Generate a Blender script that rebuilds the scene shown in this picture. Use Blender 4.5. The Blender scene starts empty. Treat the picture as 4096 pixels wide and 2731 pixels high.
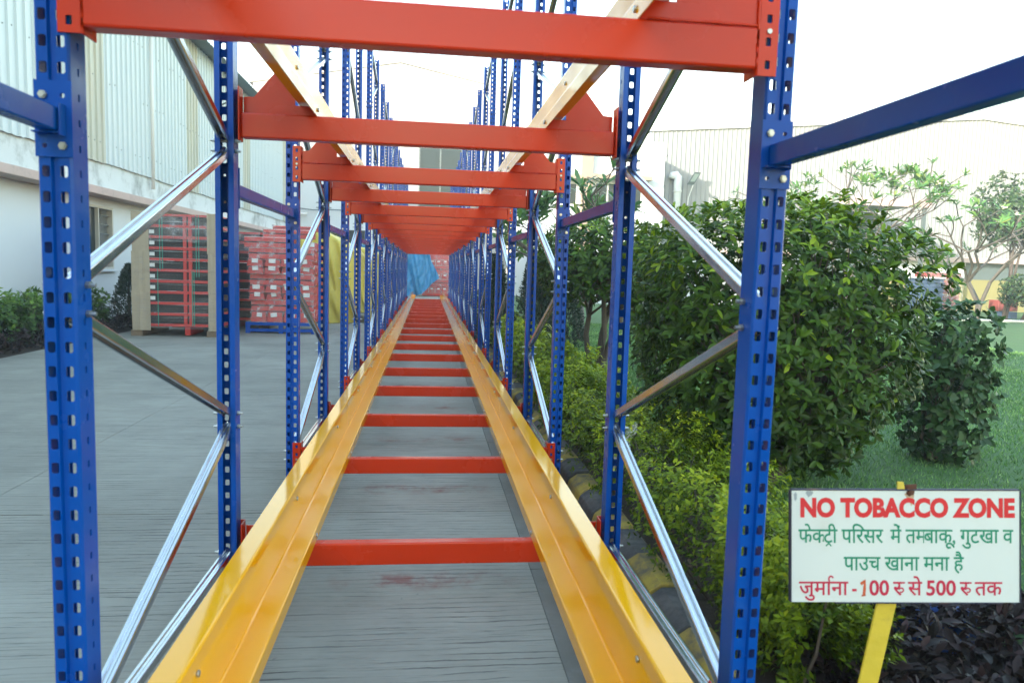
import bpy, bmesh, math, random
import numpy as np
from mathutils import Vector, Matrix, noise as mnoise

random.seed(7)
RNG = np.random.default_rng(11)
R = math.radians
scene = bpy.context.scene
col = scene.collection

# ------------------------------------------------------------------ camera
cam_d = bpy.data.cameras.new('camera')
cam = bpy.data.objects.new('camera', cam_d)
col.objects.link(cam)
YAW, PIT, ROL = 0.1167, -0.0969, 0.0294
CAM = Vector((-0.0104, -1.5691, 1.271))
fw = Vector((math.sin(YAW) * math.cos(PIT), math.cos(YAW) * math.cos(PIT), math.sin(PIT)))
r0 = Vector((math.cos(YAW), -math.sin(YAW), 0)); u0 = r0.cross(fw)
rr = math.cos(ROL) * r0 + math.sin(ROL) * u0
uu = -math.sin(ROL) * r0 + math.cos(ROL) * u0
cam.matrix_world = Matrix(((rr.x, uu.x, -fw.x, CAM.x), (rr.y, uu.y, -fw.y, CAM.y), (rr.z, uu.z, -fw.z, CAM.z), (0, 0, 0, 1)))
cam_d.sensor_width = 36.0
cam_d.lens = 25.74
cam_d.clip_start = 0.05
cam_d.clip_end = 500
cam_d.dof.use_dof = True
cam_d.dof.focus_distance = 6.0
cam_d.dof.aperture_fstop = 5.0
scene.camera = cam

# ------------------------------------------------------------------ world, sun, exposure
SUN_EL = R(19)
SUN_DIR = Vector((-0.80, -0.60, 0)).normalized()          # horizontal direction towards the sun
world = bpy.data.worlds.new('World'); scene.world = world; world.use_nodes = True
wn = world.node_tree.nodes; wl = world.node_tree.links
sky = wn.new('ShaderNodeTexSky'); sky.sky_type = 'NISHITA'; sky.sun_disc = False
sky.sun_elevation = SUN_EL
sky.sun_rotation = math.atan2(SUN_DIR.x, SUN_DIR.y)
sky.altitude = 100; sky.air_density = 1.7; sky.dust_density = 0.7; sky.ozone_density = 0.9
wl.new(sky.outputs['Color'], wn['Background'].inputs['Color'])
wn['Background'].inputs['Strength'].default_value = 0.15
sun_d = bpy.data.lights.new('sun', 'SUN'); sun = bpy.data.objects.new('sun', sun_d); col.objects.link(sun)
sun_d.energy = 2.0; sun_d.angle = R(0.5); sun_d.color = (1.0, 0.91, 0.78)
sv = Vector((SUN_DIR.x * math.cos(SUN_EL), SUN_DIR.y * math.cos(SUN_EL), math.sin(SUN_EL)))
sun.rotation_euler = sv.to_track_quat('Z', 'Y').to_euler()
scene.view_settings.view_transform = 'Standard'
scene.view_settings.look = 'None'
scene.view_settings.gamma = 1.0
scene.view_settings.use_curve_mapping = False
scene.view_settings.exposure = 2.4
scene.cycles.use_denoising = True
scene.cycles.max_bounces = 10
scene.cycles.transparent_max_bounces = 24
scene.cycles.volume_bounces = 1
scene.cycles.caustics_reflective = False
scene.cycles.caustics_refractive = False

# ------------------------------------------------------------------ materials
MATS = {}
def new_mat(name):
    m = bpy.data.materials.new(name); m.use_nodes = True
    MATS[name] = m
    return m, m.node_tree.nodes, m.node_tree.links, m.node_tree.nodes['Principled BSDF']

def mat(name, color, rough=0.5, metal=0.0, var=0.0, vscale=4.0, bump=0.0, bscale=60.0, coat=0.0, dirt=None, dirt_amt=0.0, dscale=3.0, spec=0.5, stretch=None, dlo=.55, dhi=.75):
    m, n, l, b = new_mat(name)
    b.inputs['Roughness'].default_value = rough
    b.inputs['Metallic'].default_value = metal
    b.inputs['Specular IOR Level'].default_value = spec
    b.inputs['Coat Weight'].default_value = coat
    b.inputs['Coat Roughness'].default_value = 0.08
    b.inputs['Base Color'].default_value = (*color, 1)
    tc = n.new('ShaderNodeTexCoord'); src = tc.outputs['Object']
    if stretch:
        mp = n.new('ShaderNodeMapping'); mp.inputs['Scale'].default_value = stretch
        l.new(src, mp.inputs['Vector']); src = mp.outputs['Vector']
    out = None
    if var:
        t = n.new('ShaderNodeTexNoise'); t.inputs['Scale'].default_value = vscale; t.inputs['Detail'].default_value = 5
        l.new(src, t.inputs['Vector'])
        mx = n.new('ShaderNodeMix'); mx.data_type = 'RGBA'
        mx.inputs['A'].default_value = (*[c * (1 - var) for c in color], 1)
        mx.inputs['B'].default_value = (*[min(1, c * (1 + var)) for c in color], 1)
        l.new(t.outputs['Fac'], mx.inputs['Factor']); out = mx.outputs['Result']
        rv = n.new('ShaderNodeMapRange'); rv.inputs['To Min'].default_value = max(0, rough - 0.12); rv.inputs['To Max'].default_value = min(1, rough + 0.12)
        l.new(t.outputs['Fac'], rv.inputs['Value']); l.new(rv.outputs['Result'], b.inputs['Roughness'])
    if dirt is not None:
        t2 = n.new('ShaderNodeTexNoise'); t2.inputs['Scale'].default_value = dscale; t2.inputs['Detail'].default_value = 8; t2.inputs['Roughness'].default_value = 0.7
        l.new(src, t2.inputs['Vector'])
        rp = n.new('ShaderNodeMapRange'); rp.inputs['From Min'].default_value = dlo; rp.inputs['From Max'].default_value = dhi; rp.inputs['To Max'].default_value = dirt_amt
        l.new(t2.outputs['Fac'], rp.inputs['Value'])
        m2 = n.new('ShaderNodeMix'); m2.data_type = 'RGBA'; m2.inputs['B'].default_value = (*dirt, 1)
        if out is None: m2.inputs['A'].default_value = (*color, 1)
        else: l.new(out, m2.inputs['A'])
        l.new(rp.outputs['Result'], m2.inputs['Factor']); out = m2.outputs['Result']
    if out is not None: l.new(out, b.inputs['Base Color'])
    if bump:
        t3 = n.new('ShaderNodeTexNoise'); t3.inputs['Scale'].default_value = bscale; t3.inputs['Detail'].default_value = 4
        l.new(src, t3.inputs['Vector'])
        bp = n.new('ShaderNodeBump'); bp.inputs['Strength'].default_value = bump; bp.inputs['Distance'].default_value = 0.01
        l.new(t3.outputs['Fac'], bp.inputs['Height']); l.new(bp.outputs['Normal'], b.inputs['Normal'])
    return m

mat('blue_paint', (0.0, 0.066, 0.36), 0.24, var=0.10, vscale=9, spec=0.22, bump=0.04, bscale=14, dirt=(0.06, 0.14, 0.30), dirt_amt=0.30, dscale=7)
mat('red_paint', (0.60, 0.032, 0.002), 0.25, var=0.08, vscale=6, bump=0.05, bscale=16, spec=0.32)
mat('yellow_paint', (0.86, 0.395, 0.0), 0.085, bump=0.035, bscale=5, spec=0.42)
mat('galvanised', (0.62, 0.66, 0.69), 0.20, metal=1.0, var=0.18, vscale=14, bump=0.03, bscale=30, stretch=(6, 1, 6))
mat('zinc_bolt', (0.42, 0.43, 0.40), 0.32, metal=0.9, var=0.15, vscale=60)
mat('wall_white', (0.66, 0.69, 0.71), 0.75, var=0.05, vscale=1.2, bump=0.10, bscale=40)
mat('wall_stained', (0.60, 0.64, 0.64), 0.8, var=0.10, vscale=1.5, dirt=(0.15, 0.17, 0.155), dirt_amt=0.75, dscale=0.8, bump=0.12, bscale=30, dlo=.50, dhi=.66)
mat('ledge_pink', (0.50, 0.38, 0.34), 0.8, var=0.14, vscale=3, dirt=(0.22, 0.19, 0.17), dirt_amt=0.6, dscale=2.5)
mat('siding', (0.50, 0.58, 0.61), 0.42, var=0.05, vscale=0.8, dirt=(0.45, 0.47, 0.46), dirt_amt=0.3, dscale=0.7, stretch=(1, 1, 0.25))
mat('siding_dirty', (0.43, 0.44, 0.37), 0.5, var=0.25, vscale=2.2, dirt=(0.52, 0.42, 0.28), dirt_amt=0.6, dscale=1.3, stretch=(1, 1.5, 0.2))
mat('roof_sheet', (0.13, 0.17, 0.17), 0.6, var=0.2, vscale=2)
mat('plaster_far', (0.44, 0.43, 0.40), 0.8, var=0.05, vscale=0.6)
mat('siding_far', (0.30, 0.305, 0.30), 0.5, var=0.05, vscale=0.5)
mat('window_glass', (0.012, 0.022, 0.025), 0.08, spec=0.35, bump=0.10, bscale=2.0)
mat('window_frame', (0.55, 0.52, 0.45), 0.5)
mat('dark_inside', (0.012, 0.014, 0.016), 0.8)
mat('louver', (0.10, 0.12, 0.12), 0.5)
mat('beige_pillar', (0.40, 0.29, 0.215), 0.8, var=0.06)
mat('cardboard', (0.40, 0.33, 0.24), 0.85, var=0.12, vscale=3, bump=0.2, bscale=5, dirt=(0.28, 0.22, 0.15), dirt_amt=0.5, dscale=2, stretch=(1, 1, 4))
mat('timber', (0.22, 0.16, 0.11), 0.9, var=0.3, vscale=12, stretch=(1, 6, 1))
mat('crate_red', (0.56, 0.030, 0.024), 0.45, var=0.2, vscale=5)
mat('crate_dark', (0.018, 0.016, 0.018), 0.7)
mat('strap_green', (0.01, 0.22, 0.15), 0.35)
mat('paper', (0.75, 0.75, 0.73), 0.7, var=0.1, vscale=30)
mat('tarp_yellow', (0.62, 0.50, 0.07), 0.5, var=0.14, vscale=2.5, bump=0.35, bscale=5)
mat('tarp_blue', (0.012, 0.19, 0.38), 0.38, var=0.22, vscale=2.0, bump=0.5, bscale=3.5)
mat('kerb_yellow', (0.42, 0.32, 0.05), 0.85, var=0.25, vscale=8, bump=0.45, bscale=25, dirt=(0.11, 0.105, 0.09), dirt_amt=0.9, dscale=6, dlo=.46, dhi=.66)
mat('kerb_black', (0.07, 0.073, 0.072), 0.85, var=0.35, vscale=8, bump=0.45, bscale=25, dirt=(0.15, 0.15, 0.14), dirt_amt=0.8, dscale=8, dlo=.46, dhi=.66)
mat('soil', (0.045, 0.034, 0.025), 0.95, var=0.5, vscale=12, bump=0.8, bscale=30, dirt=(0.09, 0.075, 0.055), dirt_amt=0.7, dscale=20)
mat('lawn', (0.055, 0.125, 0.034), 0.9, var=0.4, vscale=1.6, bump=0.6, bscale=60, dirt=(0.10, 0.13, 0.05), dirt_amt=0.5, dscale=1.2)
mat('bark', (0.085, 0.066, 0.052), 0.9, var=0.35, vscale=14, bump=0.6, bscale=30)
mat('bark_pale', (0.12, 0.105, 0.09), 0.85, var=0.25, vscale=8, bump=0.3, bscale=20)
mat('sign_white', (0.64, 0.68, 0.65), 0.35, var=0.03, vscale=8, dirt=(0.55, 0.52, 0.45), dirt_amt=0.35, dscale=14)
mat('sign_edge', (0.02, 0.022, 0.05), 0.6, dirt=(0.16, 0.06, 0.03), dirt_amt=0.9, dscale=12)
mat('rust', (0.10, 0.035, 0.015), 0.85, var=0.5, vscale=40, bump=0.4, bscale=80)
mat('rust_stain', (0.52, 0.36, 0.24), 0.6, var=0.3, vscale=30)
mat('sign_red', (0.62, 0.010, 0.022), 0.4)
mat('sign_green', (0.0, 0.23, 0.13), 0.4)
mat('sign_crimson', (0.50, 0.010, 0.055), 0.4)
mat('sign_orange', (0.55, 0.10, 0.035), 0.6)
mat('sign_patch', (0.30, 0.34, 0.36), 0.6)
mat('pole_yellow', (0.60, 0.44, 0.03), 0.5, var=0.15, vscale=12, bump=0.2, bscale=40, dirt=(0.22, 0.11, 0.03), dirt_amt=0.7, dscale=9)
mat('flower_red', (0.45, 0.02, 0.04), 0.6)
mat('flower_white', (0.75, 0.68, 0.55), 0.6)
mat('lamp_grey', (0.10, 0.13, 0.13), 0.5)
mat('lamp_lens', (0.35, 0.42, 0.40), 0.2)
mat('pipe_white', (0.72, 0.72, 0.70), 0.45)
mat('crate_red_far', (0.26, 0.06, 0.05), 0.6, var=0.2, vscale=5)
mat('crate_blue', (0.06, 0.10, 0.17), 0.5, var=0.1, vscale=4)
mat('rope_white', (0.7, 0.7, 0.66), 0.7)
mat('wall_yellow', (0.26, 0.23, 0.09), 0.8, var=0.1, vscale=1)
mat('litter', (0.13, 0.085, 0.05), 0.9, var=0.4, vscale=20)
mat('drum_blue', (0.01, 0.07, 0.30), 0.4)

def concrete():
    m, n, l, b = new_mat('concrete')
    tc = n.new('ShaderNodeTexCoord')
    def noise(scale, vec, detail=4, rough=0.55, dist=0.0):
        t = n.new('ShaderNodeTexNoise'); t.inputs['Scale'].default_value = scale; t.inputs['Detail'].default_value = detail
        t.inputs['Roughness'].default_value = rough; t.inputs['Distortion'].default_value = dist
        l.new(vec, t.inputs['Vector']); return t.outputs['Fac']
    def mapping(s):
        mp = n.new('ShaderNodeMapping'); mp.inputs['Scale'].default_value = s
        l.new(tc.outputs['Object'], mp.inputs['Vector']); return mp.outputs['Vector']
    def math_(op, a, bb, clamp=False):
        q = n.new('ShaderNodeMath'); q.operation = op; q.use_clamp = clamp
        for i, v in enumerate((a, bb)):
            if isinstance(v, (int, float)): q.inputs[i].default_value = v
            elif v is not None: l.new(v, q.inputs[i])
        return q.outputs[0]
    def rng(v, a, bb, c=0.0, d=1.0):
        q = n.new('ShaderNodeMapRange'); q.interpolation_type = 'SMOOTHSTEP'
        for k, x in zip(('From Min', 'From Max', 'To Min', 'To Max'), (a, bb, c, d)): q.inputs[k].default_value = x
        l.new(v, q.inputs['Value']); return q.outputs['Result']
    obj = tc.outputs['Object']
    # raked lines: two sets of broken grooves running across the yard
    sy = n.new('ShaderNodeSeparateXYZ'); l.new(obj, sy.inputs[0])
    def grooves(pitch, wob, wid, lo, hi, seg):
        u = math_('ADD', math_('DIVIDE', sy.outputs['Y'], pitch), math_('MULTIPLY', noise(1.0, mapping((1.6, 3.0, 1.0)), 5, 0.62), wob))
        idx = math_('FLOOR', u, None); f = math_('ABSOLUTE', math_('SUBTRACT', math_('FRACT', u, None), 0.5), None)
        cb = n.new('ShaderNodeCombineXYZ'); l.new(math_('MULTIPLY', sy.outputs['X'], seg), cb.inputs[0]); l.new(math_('MULTIPLY', idx, 5.37), cb.inputs[1])
        pres = rng(noise(1.0, cb.outputs[0], 4, 0.72), lo, hi)
        w = math_('MULTIPLY', pres, wid)
        q = math_('SUBTRACT', 1.0, math_('DIVIDE', f, math_('ADD', w, 0.002)), True)
        return math_('MULTIPLY', math_('MULTIPLY', q, 2.2, True), pres)
    g1 = grooves(0.038, 1.7, 0.10, 0.34, 0.60, 1.5)
    g2 = grooves(0.0150, 4.0, 0.16, 0.42, 0.70, 2.4)
    lines = math_('MULTIPLY', math_('MAXIMUM', g1, math_('MULTIPLY', g2, 0.75)), rng(noise(1.1, mapping((1.0, 1.6, 1.0)), 3, 0.6), 0.36, 0.56, 0.25, 1.0))
    fine = rng(noise(1.0, mapping((3.5, 90.0, 1.0)), 2, 0.5), 0.35, 0.65)
    mott = noise(0.7, obj, 7, 0.66)
    spots = rng(noise(26.0, obj, 2), 0.72, 0.78)
    mx = n.new('ShaderNodeMix'); mx.data_type = 'RGBA'
    mx.inputs['A'].default_value = (0.235, 0.232, 0.197, 1); mx.inputs['B'].default_value = (0.35, 0.345, 0.295, 1)
    l.new(rng(mott, 0.3, 0.7), mx.inputs['Factor'])
    mf = n.new('ShaderNodeMix'); mf.data_type = 'RGBA'; mf.blend_type = 'MULTIPLY'
    l.new(mx.outputs['Result'], mf.inputs['A']); mf.inputs['B'].default_value = (0.92, 0.92, 0.92, 1)
    l.new(fine, mf.inputs['Factor'])
    ml = n.new('ShaderNodeMix'); ml.data_type = 'RGBA'; ml.inputs['B'].default_value = (0.04, 0.042, 0.042, 1)
    l.new(mf.outputs['Result'], ml.inputs['A']); l.new(math_('MAXIMUM', math_('MULTIPLY', lines, 0.85), math_('MULTIPLY', spots, 0.4)), ml.inputs['Factor'])
    # red overspray marks under the beams, one about every 1.25 m along the aisle
    sx = n.new('ShaderNodeSeparateXYZ'); l.new(obj, sx.inputs[0])
    fr = math_('FRACT', math_('DIVIDE', math_('ADD', sx.outputs['Y'], 0.545), 1.25), None)
    band = rng(math_('ABSOLUTE', math_('SUBTRACT', fr, 0.5), None), 0.015, 0.10, 1.0, 0.0)
    wx = rng(math_('ABSOLUTE', sx.outputs['X'], None), 0.25, 0.42, 1.0, 0.0)
    spray = math_('MULTIPLY', math_('MULTIPLY', band, wx), rng(noise(5.0, obj, 4, 0.7), 0.42, 0.72))
    yes = rng(sx.outputs['Y'], -1.0, -0.5)
    mr = n.new('ShaderNodeMix'); mr.data_type = 'RGBA'; mr.inputs['B'].default_value = (0.20, 0.035, 0.03, 1)
    l.new(ml.outputs['Result'], mr.inputs['A']); l.new(math_('MULTIPLY', math_('MULTIPLY', spray, 0.75), yes), mr.inputs['Factor'])
    l.new(mr.outputs['Result'], b.inputs['Base Color'])
    b.inputs['Roughness'].default_value = 0.82
    bp = n.new('ShaderNodeBump'); bp.inputs['Strength'].default_value = 0.55; bp.inputs['Distance'].default_value = 0.006
    h = math_('SUBTRACT', math_('MULTIPLY', fine, 0.25), lines)
    l.new(h, bp.inputs['Height']); l.new(bp.outputs['Normal'], b.inputs['Normal'])
    return m
concrete()
mat('concrete_edge', (0.19, 0.188, 0.165), 0.9, var=0.35, vscale=5, bump=0.5, bscale=40, dirt=(0.26, 0.26, 0.24), dirt_amt=0.6, dscale=9)
mat('joint_dark', (0.05, 0.05, 0.046), 0.95)

def leaf_mat(name, dark, mid, young, rough=0.38, trans=0.25, spec=0.5):
    m, n, l, b = new_mat(name)
    at = n.new('ShaderNodeAttribute'); at.attribute_name = 'var'
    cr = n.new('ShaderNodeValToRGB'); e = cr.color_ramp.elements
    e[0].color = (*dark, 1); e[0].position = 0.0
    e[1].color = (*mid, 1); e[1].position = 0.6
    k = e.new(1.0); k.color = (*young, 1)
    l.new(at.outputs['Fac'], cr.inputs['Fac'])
    l.new(cr.outputs['Color'], b.inputs['Base Color'])
    b.inputs['Roughness'].default_value = rough; b.inputs['Specular IOR Level'].default_value = spec
    tr = n.new('ShaderNodeBsdfTranslucent'); l.new(cr.outputs['Color'], tr.inputs['Color'])
    ms = n.new('ShaderNodeMixShader'); ms.inputs[0].default_value = trans
    l.new(b.outputs[0], ms.inputs[1]); l.new(tr.outputs[0], ms.inputs[2])
    l.new(ms.outputs[0], n['Material Output'].inputs['Surface'])
    return m
leaf_mat('leaf_ixora', (0.022, 0.054, 0.006), (0.072, 0.155, 0.009), (0.30, 0.42, 0.016), 0.38, 0.25, 0.24)
leaf_mat('leaf_dull', (0.022, 0.055, 0.016), (0.050, 0.12, 0.035), (0.10, 0.20, 0.04), 0.45, 0.15, 0.35)
leaf_mat('leaf_lime', (0.04, 0.09, 0.006), (0.23, 0.33, 0.010), (0.52, 0.56, 0.02), 0.45, 0.3, 0.3)
leaf_mat('leaf_hedge', (0.02, 0.06, 0.012), (0.07, 0.16, 0.02), (0.20, 0.33, 0.03), 0.5, 0.25, 0.3)
leaf_mat('leaf_purple', (0.013, 0.010, 0.010), (0.038, 0.024, 0.024), (0.095, 0.055, 0.055), 0.5, 0.1, 0.2)
leaf_mat('leaf_conifer', (0.006, 0.020, 0.008), (0.014, 0.042, 0.016), (0.03, 0.07, 0.02), 0.7, 0.1)
leaf_mat('leaf_frangipani', (0.04, 0.12, 0.035), (0.11, 0.25, 0.06), (0.26, 0.30, 0.07), 0.4, 0.3)
leaf_mat('leaf_tree', (0.02, 0.055, 0.02), (0.05, 0.11, 0.035), (0.13, 0.17, 0.03), 0.5, 0.25)
leaf_mat('grass_blade', (0.05, 0.12, 0.028), (0.15, 0.31, 0.08), (0.38, 0.54, 0.20), 0.6, 0.3, 0.3)

def film_mat(name, alpha, tint, rough=0.22, streak=(1, 1, 1), sc=6.0, lo=.48, k0=.35, k1=2.2):
    m, n, l, b = new_mat(name)
    b.inputs['Base Color'].default_value = (*tint, 1); b.inputs['Roughness'].default_value = rough
    tc = n.new('ShaderNodeTexCoord'); mp = n.new('ShaderNodeMapping'); mp.inputs['Scale'].default_value = streak
    l.new(tc.outputs['Object'], mp.inputs['Vector'])
    t = n.new('ShaderNodeTexNoise'); t.inputs['Scale'].default_value = sc; t.inputs['Detail'].default_value = 6; t.inputs['Roughness'].default_value = 0.7
    l.new(mp.outputs['Vector'], t.inputs['Vector'])
    rg = n.new('ShaderNodeMapRange'); rg.inputs['From Min'].default_value = lo; rg.inputs['From Max'].default_value = 0.72
    rg.inputs['To Min'].default_value = alpha * k0; rg.inputs['To Max'].default_value = min(1, alpha * k1)
    l.new(t.outputs['Fac'], rg.inputs['Value'])
    tr = n.new('ShaderNodeBsdfTransparent'); ms = n.new('ShaderNodeMixShader')
    l.new(rg.outputs['Result'], ms.inputs[0]); l.new(tr.outputs[0], ms.inputs[1]); l.new(b.outputs[0], ms.inputs[2])
    l.new(ms.outputs[0], n['Material Output'].inputs['Surface'])
    bp = n.new('ShaderNodeBump'); bp.inputs['Strength'].default_value = 0.5; bp.inputs['Distance'].default_value = 0.02
    l.new(t.outputs['Fac'], bp.inputs['Height']); l.new(bp.outputs['Normal'], b.inputs['Normal'])
    return m
film_mat('stretch_film', 0.26, (0.80, 0.80, 0.82), 0.2, (0.25, 0.25, 26), 2.4, lo=.53, k0=.12, k1=2.6)
film_mat('bag_film', 0.24, (0.80, 0.78, 0.80), 0.2, (1, 1, 1), 7.0)
film_mat('film_scrap', 0.55, (0.85, 0.86, 0.84), 0.2, (1, 1, 1), 30.0)

# ------------------------------------------------------------------ mesh helpers
def link(o, parent=None):
    col.objects.link(o)
    if parent is not None: o.parent = parent
    return o

class MB:
    def __init__(s): s.v = []; s.f = []
    def add(s, vs, fs):
        k = len(s.v); s.v += [tuple(x) for x in vs]; s.f += [tuple(i + k for i in f) for f in fs]; return s
    def box(s, x0, x1, y0, y1, z0, z1):
        return s.add([(x0, y0, z0), (x1, y0, z0), (x1, y1, z0), (x0, y1, z0), (x0, y0, z1), (x1, y0, z1), (x1, y1, z1), (x0, y1, z1)],
                     [(0, 3, 2, 1), (4, 5, 6, 7), (0, 1, 5, 4), (1, 2, 6, 5), (2, 3, 7, 6), (3, 0, 4, 7)])
    def prism(s, poly, fn, a, b):
        # closed 2D polygon extruded between parameter a and b; fn(p, t) -> 3D
        n = len(poly)
        vs = [fn(p, a) for p in poly] + [fn(p, b) for p in poly]
        fs = [(i, (i + 1) % n, n + (i + 1) % n, n + i) for i in range(n)]
        fs += [tuple(range(n - 1, -1, -1)), tuple(range(n, 2 * n))]
        return s.add(vs, fs)
    def tube(s, pts, rad, n=6, cap=True):
        pts = [Vector(p) for p in pts]
        if not hasattr(rad, '__len__'): rad = [rad] * len(pts)
        vs = []; fs = []
        up = Vector((0, 0, 1))
        for i, p in enumerate(pts):
            d = (pts[min(i + 1, len(pts) - 1)] - pts[max(i - 1, 0)]).normalized()
            a = d.cross(up)
            if a.length < 1e-3: a = d.cross(Vector((1, 0, 0)))
            a.normalize(); b = d.cross(a)
            for k in range(n):
                t = 2 * math.pi * k / n
                vs.append(p + rad[i] * (math.cos(t) * a + math.sin(t) * b))
        for i in range(len(pts) - 1):
            for k in range(n):
                fs.append((i * n + k, i * n + (k + 1) % n, (i + 1) * n + (k + 1) % n, (i + 1) * n + k))
        if cap:
            fs.append(tuple(range(n - 1, -1, -1))); fs.append(tuple(range((len(pts) - 1) * n, len(pts) * n)))
        return s.add(vs, fs)
    def cyl(s, p0, p1, r, n=10): return s.tube([p0, p1], r, n)
    def mesh(s, name, m, bevel=0.0, seg=2, smooth=False, recalc=True):
        me = bpy.data.meshes.new(name); me.from_pydata(s.v, [], s.f)
        if bevel or recalc:
            bm = bmesh.new(); bm.from_mesh(me)
            if recalc: bmesh.ops.recalc_face_normals(bm, faces=bm.faces)
            if bevel:
                bmesh.ops.bevel(bm, geom=[e for e in bm.edges if len(e.link_faces) == 2 and e.calc_face_angle(0) > 0.6], offset=bevel, segments=seg, affect='EDGES', profile=0.5, clamp_overlap=True)
            bm.to_mesh(me); bm.free()
        me.materials.append(MATS[m])
        if smooth:
            for p in me.polygons: p.use_smooth = True
        return me
    def build(s, name, m, parent=None, bevel=0.0, seg=2, smooth=False, kind=None, loc=None, recalc=True):
        o = bpy.data.objects.new(name, s.mesh(name, m, bevel, seg, smooth, recalc)); link(o, parent)
        if kind: o['kind'] = kind
        if loc is not None: o.location = loc
        return o

def tag(o, label=None, cat=None, group=None, kind=None):
    if label: o['label'] = label
    if cat: o['category'] = cat
    if group: o['group'] = group
    if kind: o['kind'] = kind
    return o
def thing(name, label, cat, loc=(0, 0, 0), rz=0.0, group=None):
    o = bpy.data.objects.new(name, None); col.objects.link(o)
    o.empty_display_size = 0.1
    o.location = loc; o.rotation_euler = (0, 0, rz)
    return tag(o, label, cat, group)
def inst(name, me, parent=None, loc=(0, 0, 0), rot=(0, 0, 0)):
    o = bpy.data.objects.new(name, me); link(o, parent); o.location = loc; o.rotation_euler = rot
    return o
def copy_tree(o, parent=None):
    c = o.copy(); col.objects.link(c)
    if parent is not None: c.parent = parent
    for ch in o.children: copy_tree(ch, c)
    return c
def strip(pts, t):
    # open polyline -> closed outline of thickness t to the left of travel
    P = [Vector(p) for p in pts]; out = []
    for i, p in enumerate(P):
        ds = []
        if i > 0: ds.append((p - P[i - 1]).normalized())
        if i < len(P) - 1: ds.append((P[i + 1] - p).normalized())
        ns = [Vector((-d.y, d.x)) for d in ds]
        nn = sum(ns, Vector((0, 0))) / len(ns)
        k = t / max(0.3, nn.length_squared) if len(ns) == 2 else t
        out.append(p + nn * k)
    return [tuple(p) for p in P] + [tuple(p) for p in reversed(out)]
def fillet(pts, r, n=3):
    P = [Vector(p) for p in pts]; out = [P[0]]
    for i in range(1, len(P) - 1):
        a = (P[i - 1] - P[i]).normalized(); b = (P[i + 1] - P[i]).normalized()
        ang = a.angle(b)
        d = min(r / math.tan(ang / 2), (P[i - 1] - P[i]).length * .45, (P[i + 1] - P[i]).length * .45)
        p0 = P[i] + a * d; p1 = P[i] + b * d
        for k in range(n + 1):
            t = k / n; out.append((1 - t) ** 2 * p0 + 2 * t * (1 - t) * P[i] + t * t * p1)
    out.append(P[-1]); return out
ORD = ['first', 'second', 'third', 'fourth', 'fifth', 'sixth', 'seventh', 'eighth', 'ninth', 'tenth', 'eleventh', 'twelfth', 'thirteenth', 'fourteenth', 'fifteenth', 'sixteenth', 'seventeenth', 'eighteenth', 'nineteenth', 'twentieth']

# ================================================================== SETTING: ground
yard = MB().box(-5.25, 0.97, -9, 48, -0.30, -0.045).build('concrete_yard', 'joint_dark', kind='structure')
xb = [-5.25, -2.25, 0.45]
yb = [-9.0, -4.72, -1.27, 2.19, 5.66, 9.11, 12.57, 16.03, 19.48, 22.94, 26.4, 29.85, 33.3, 36.7, 40.2, 48]
for i in range(len(xb) - 1):
    for j in range(len(yb) - 1):
        MB().box(xb[i] + .002, xb[i + 1] - .002, yb[j] + .004, yb[j + 1] - .004, -0.05, 0.0).build('slab', 'concrete', yard)
ye = [-9 + 1.16 * k for k in range(50)]
for j in range(len(ye) - 1):
    MB().box(0.452, 0.822, ye[j] + .002, ye[j + 1] - .002, -0.05, -0.006 + 0.003 * random.random()).build('edge_slab', 'concrete_edge', yard)

# lawn: one sheet out to the horizon on the right, plus ground elsewhere
bm_ = MB()
NX, NY = 60, 60
xs = [1.9 + 0.15 * k for k in range(40)] + [8.0 + 6.5 * k for k in range(30)]
ys = [-9 + 0.4 * k for k in range(60)] + [15.5 + 6 * k for k in range(30)]
for y in ys:
    for x in xs:
        d = 0.035 * mnoise.noise((x * 0.5, y * 0.5, 3.0)) if x > 1.95 else 0
        bm_.v.append((x, y, 0.045 + d))
for j in range(len(ys) - 1):
    for i in range(len(xs) - 1):
        a = j * len(xs) + i; bm_.f.append((a, a + 1, a + 1 + len(xs), a + len(xs)))
bm_.build('lawn', 'lawn', kind='structure', smooth=True)
MB().box(-200, -5.25, -60, 200, -0.4, 0.008).build('bare_ground', 'soil', kind='structure')
MB().box(-5.25, 1.9, 48, 200, -0.4, -0.004).build('far_ground', 'soil', kind='structure')
MB().box(-5.25, 200, -60, -9, -0.4, -0.004).build('rear_ground', 'soil', kind='structure')
bed = MB()
bx = [0.965 + 0.97 * k / 12 for k in range(13)]; by = [-9 + 0.25 * k for k in range(229)]
for y in by:
    for i, x in enumerate(bx):
        bed.v.append((x, y, 0.03 + 0.03 * mnoise.noise((x * 3, y * 3, 0)) * (1 if 0 < i < 12 else 0)))
for j in range(len(by) - 1):
    for i in range(12):
        a = j * 13 + i; bed.f.append((a, a + 1, a + 14, a + 13))
bed.build('flower_bed', 'soil', kind='structure', smooth=True)

# kerb: painted stones, yellow and black in turn
kerb = thing('kerb', 'low kerb of yellow and black painted stones along the hedge', 'kerb', (0.898, 0, 0))
kp = [(-.074, -.12), (.074, -.12), (.074, .09), (.064, .103), (-.012, .103), (-.058, .072), (-.074, .02)]
km = [MB().prism(kp, lambda p, t: (p[0], t, p[1]), 0.0, .302).mesh('kerb_stone', c, bevel=.006, seg=1) for c in ('kerb_yellow', 'kerb_black')]
pat = [0, 1, 1, 0]; y = -2.70; k = 0
while y < 26:
    s = inst('kerb_stone', km[k % 2], kerb, (random.uniform(-.006, .006), y, random.uniform(-.006, .006)), (random.uniform(-.01, .01), random.uniform(-.02, .02), random.uniform(-.012, .012)))
    y += .31; k += 1

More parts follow.
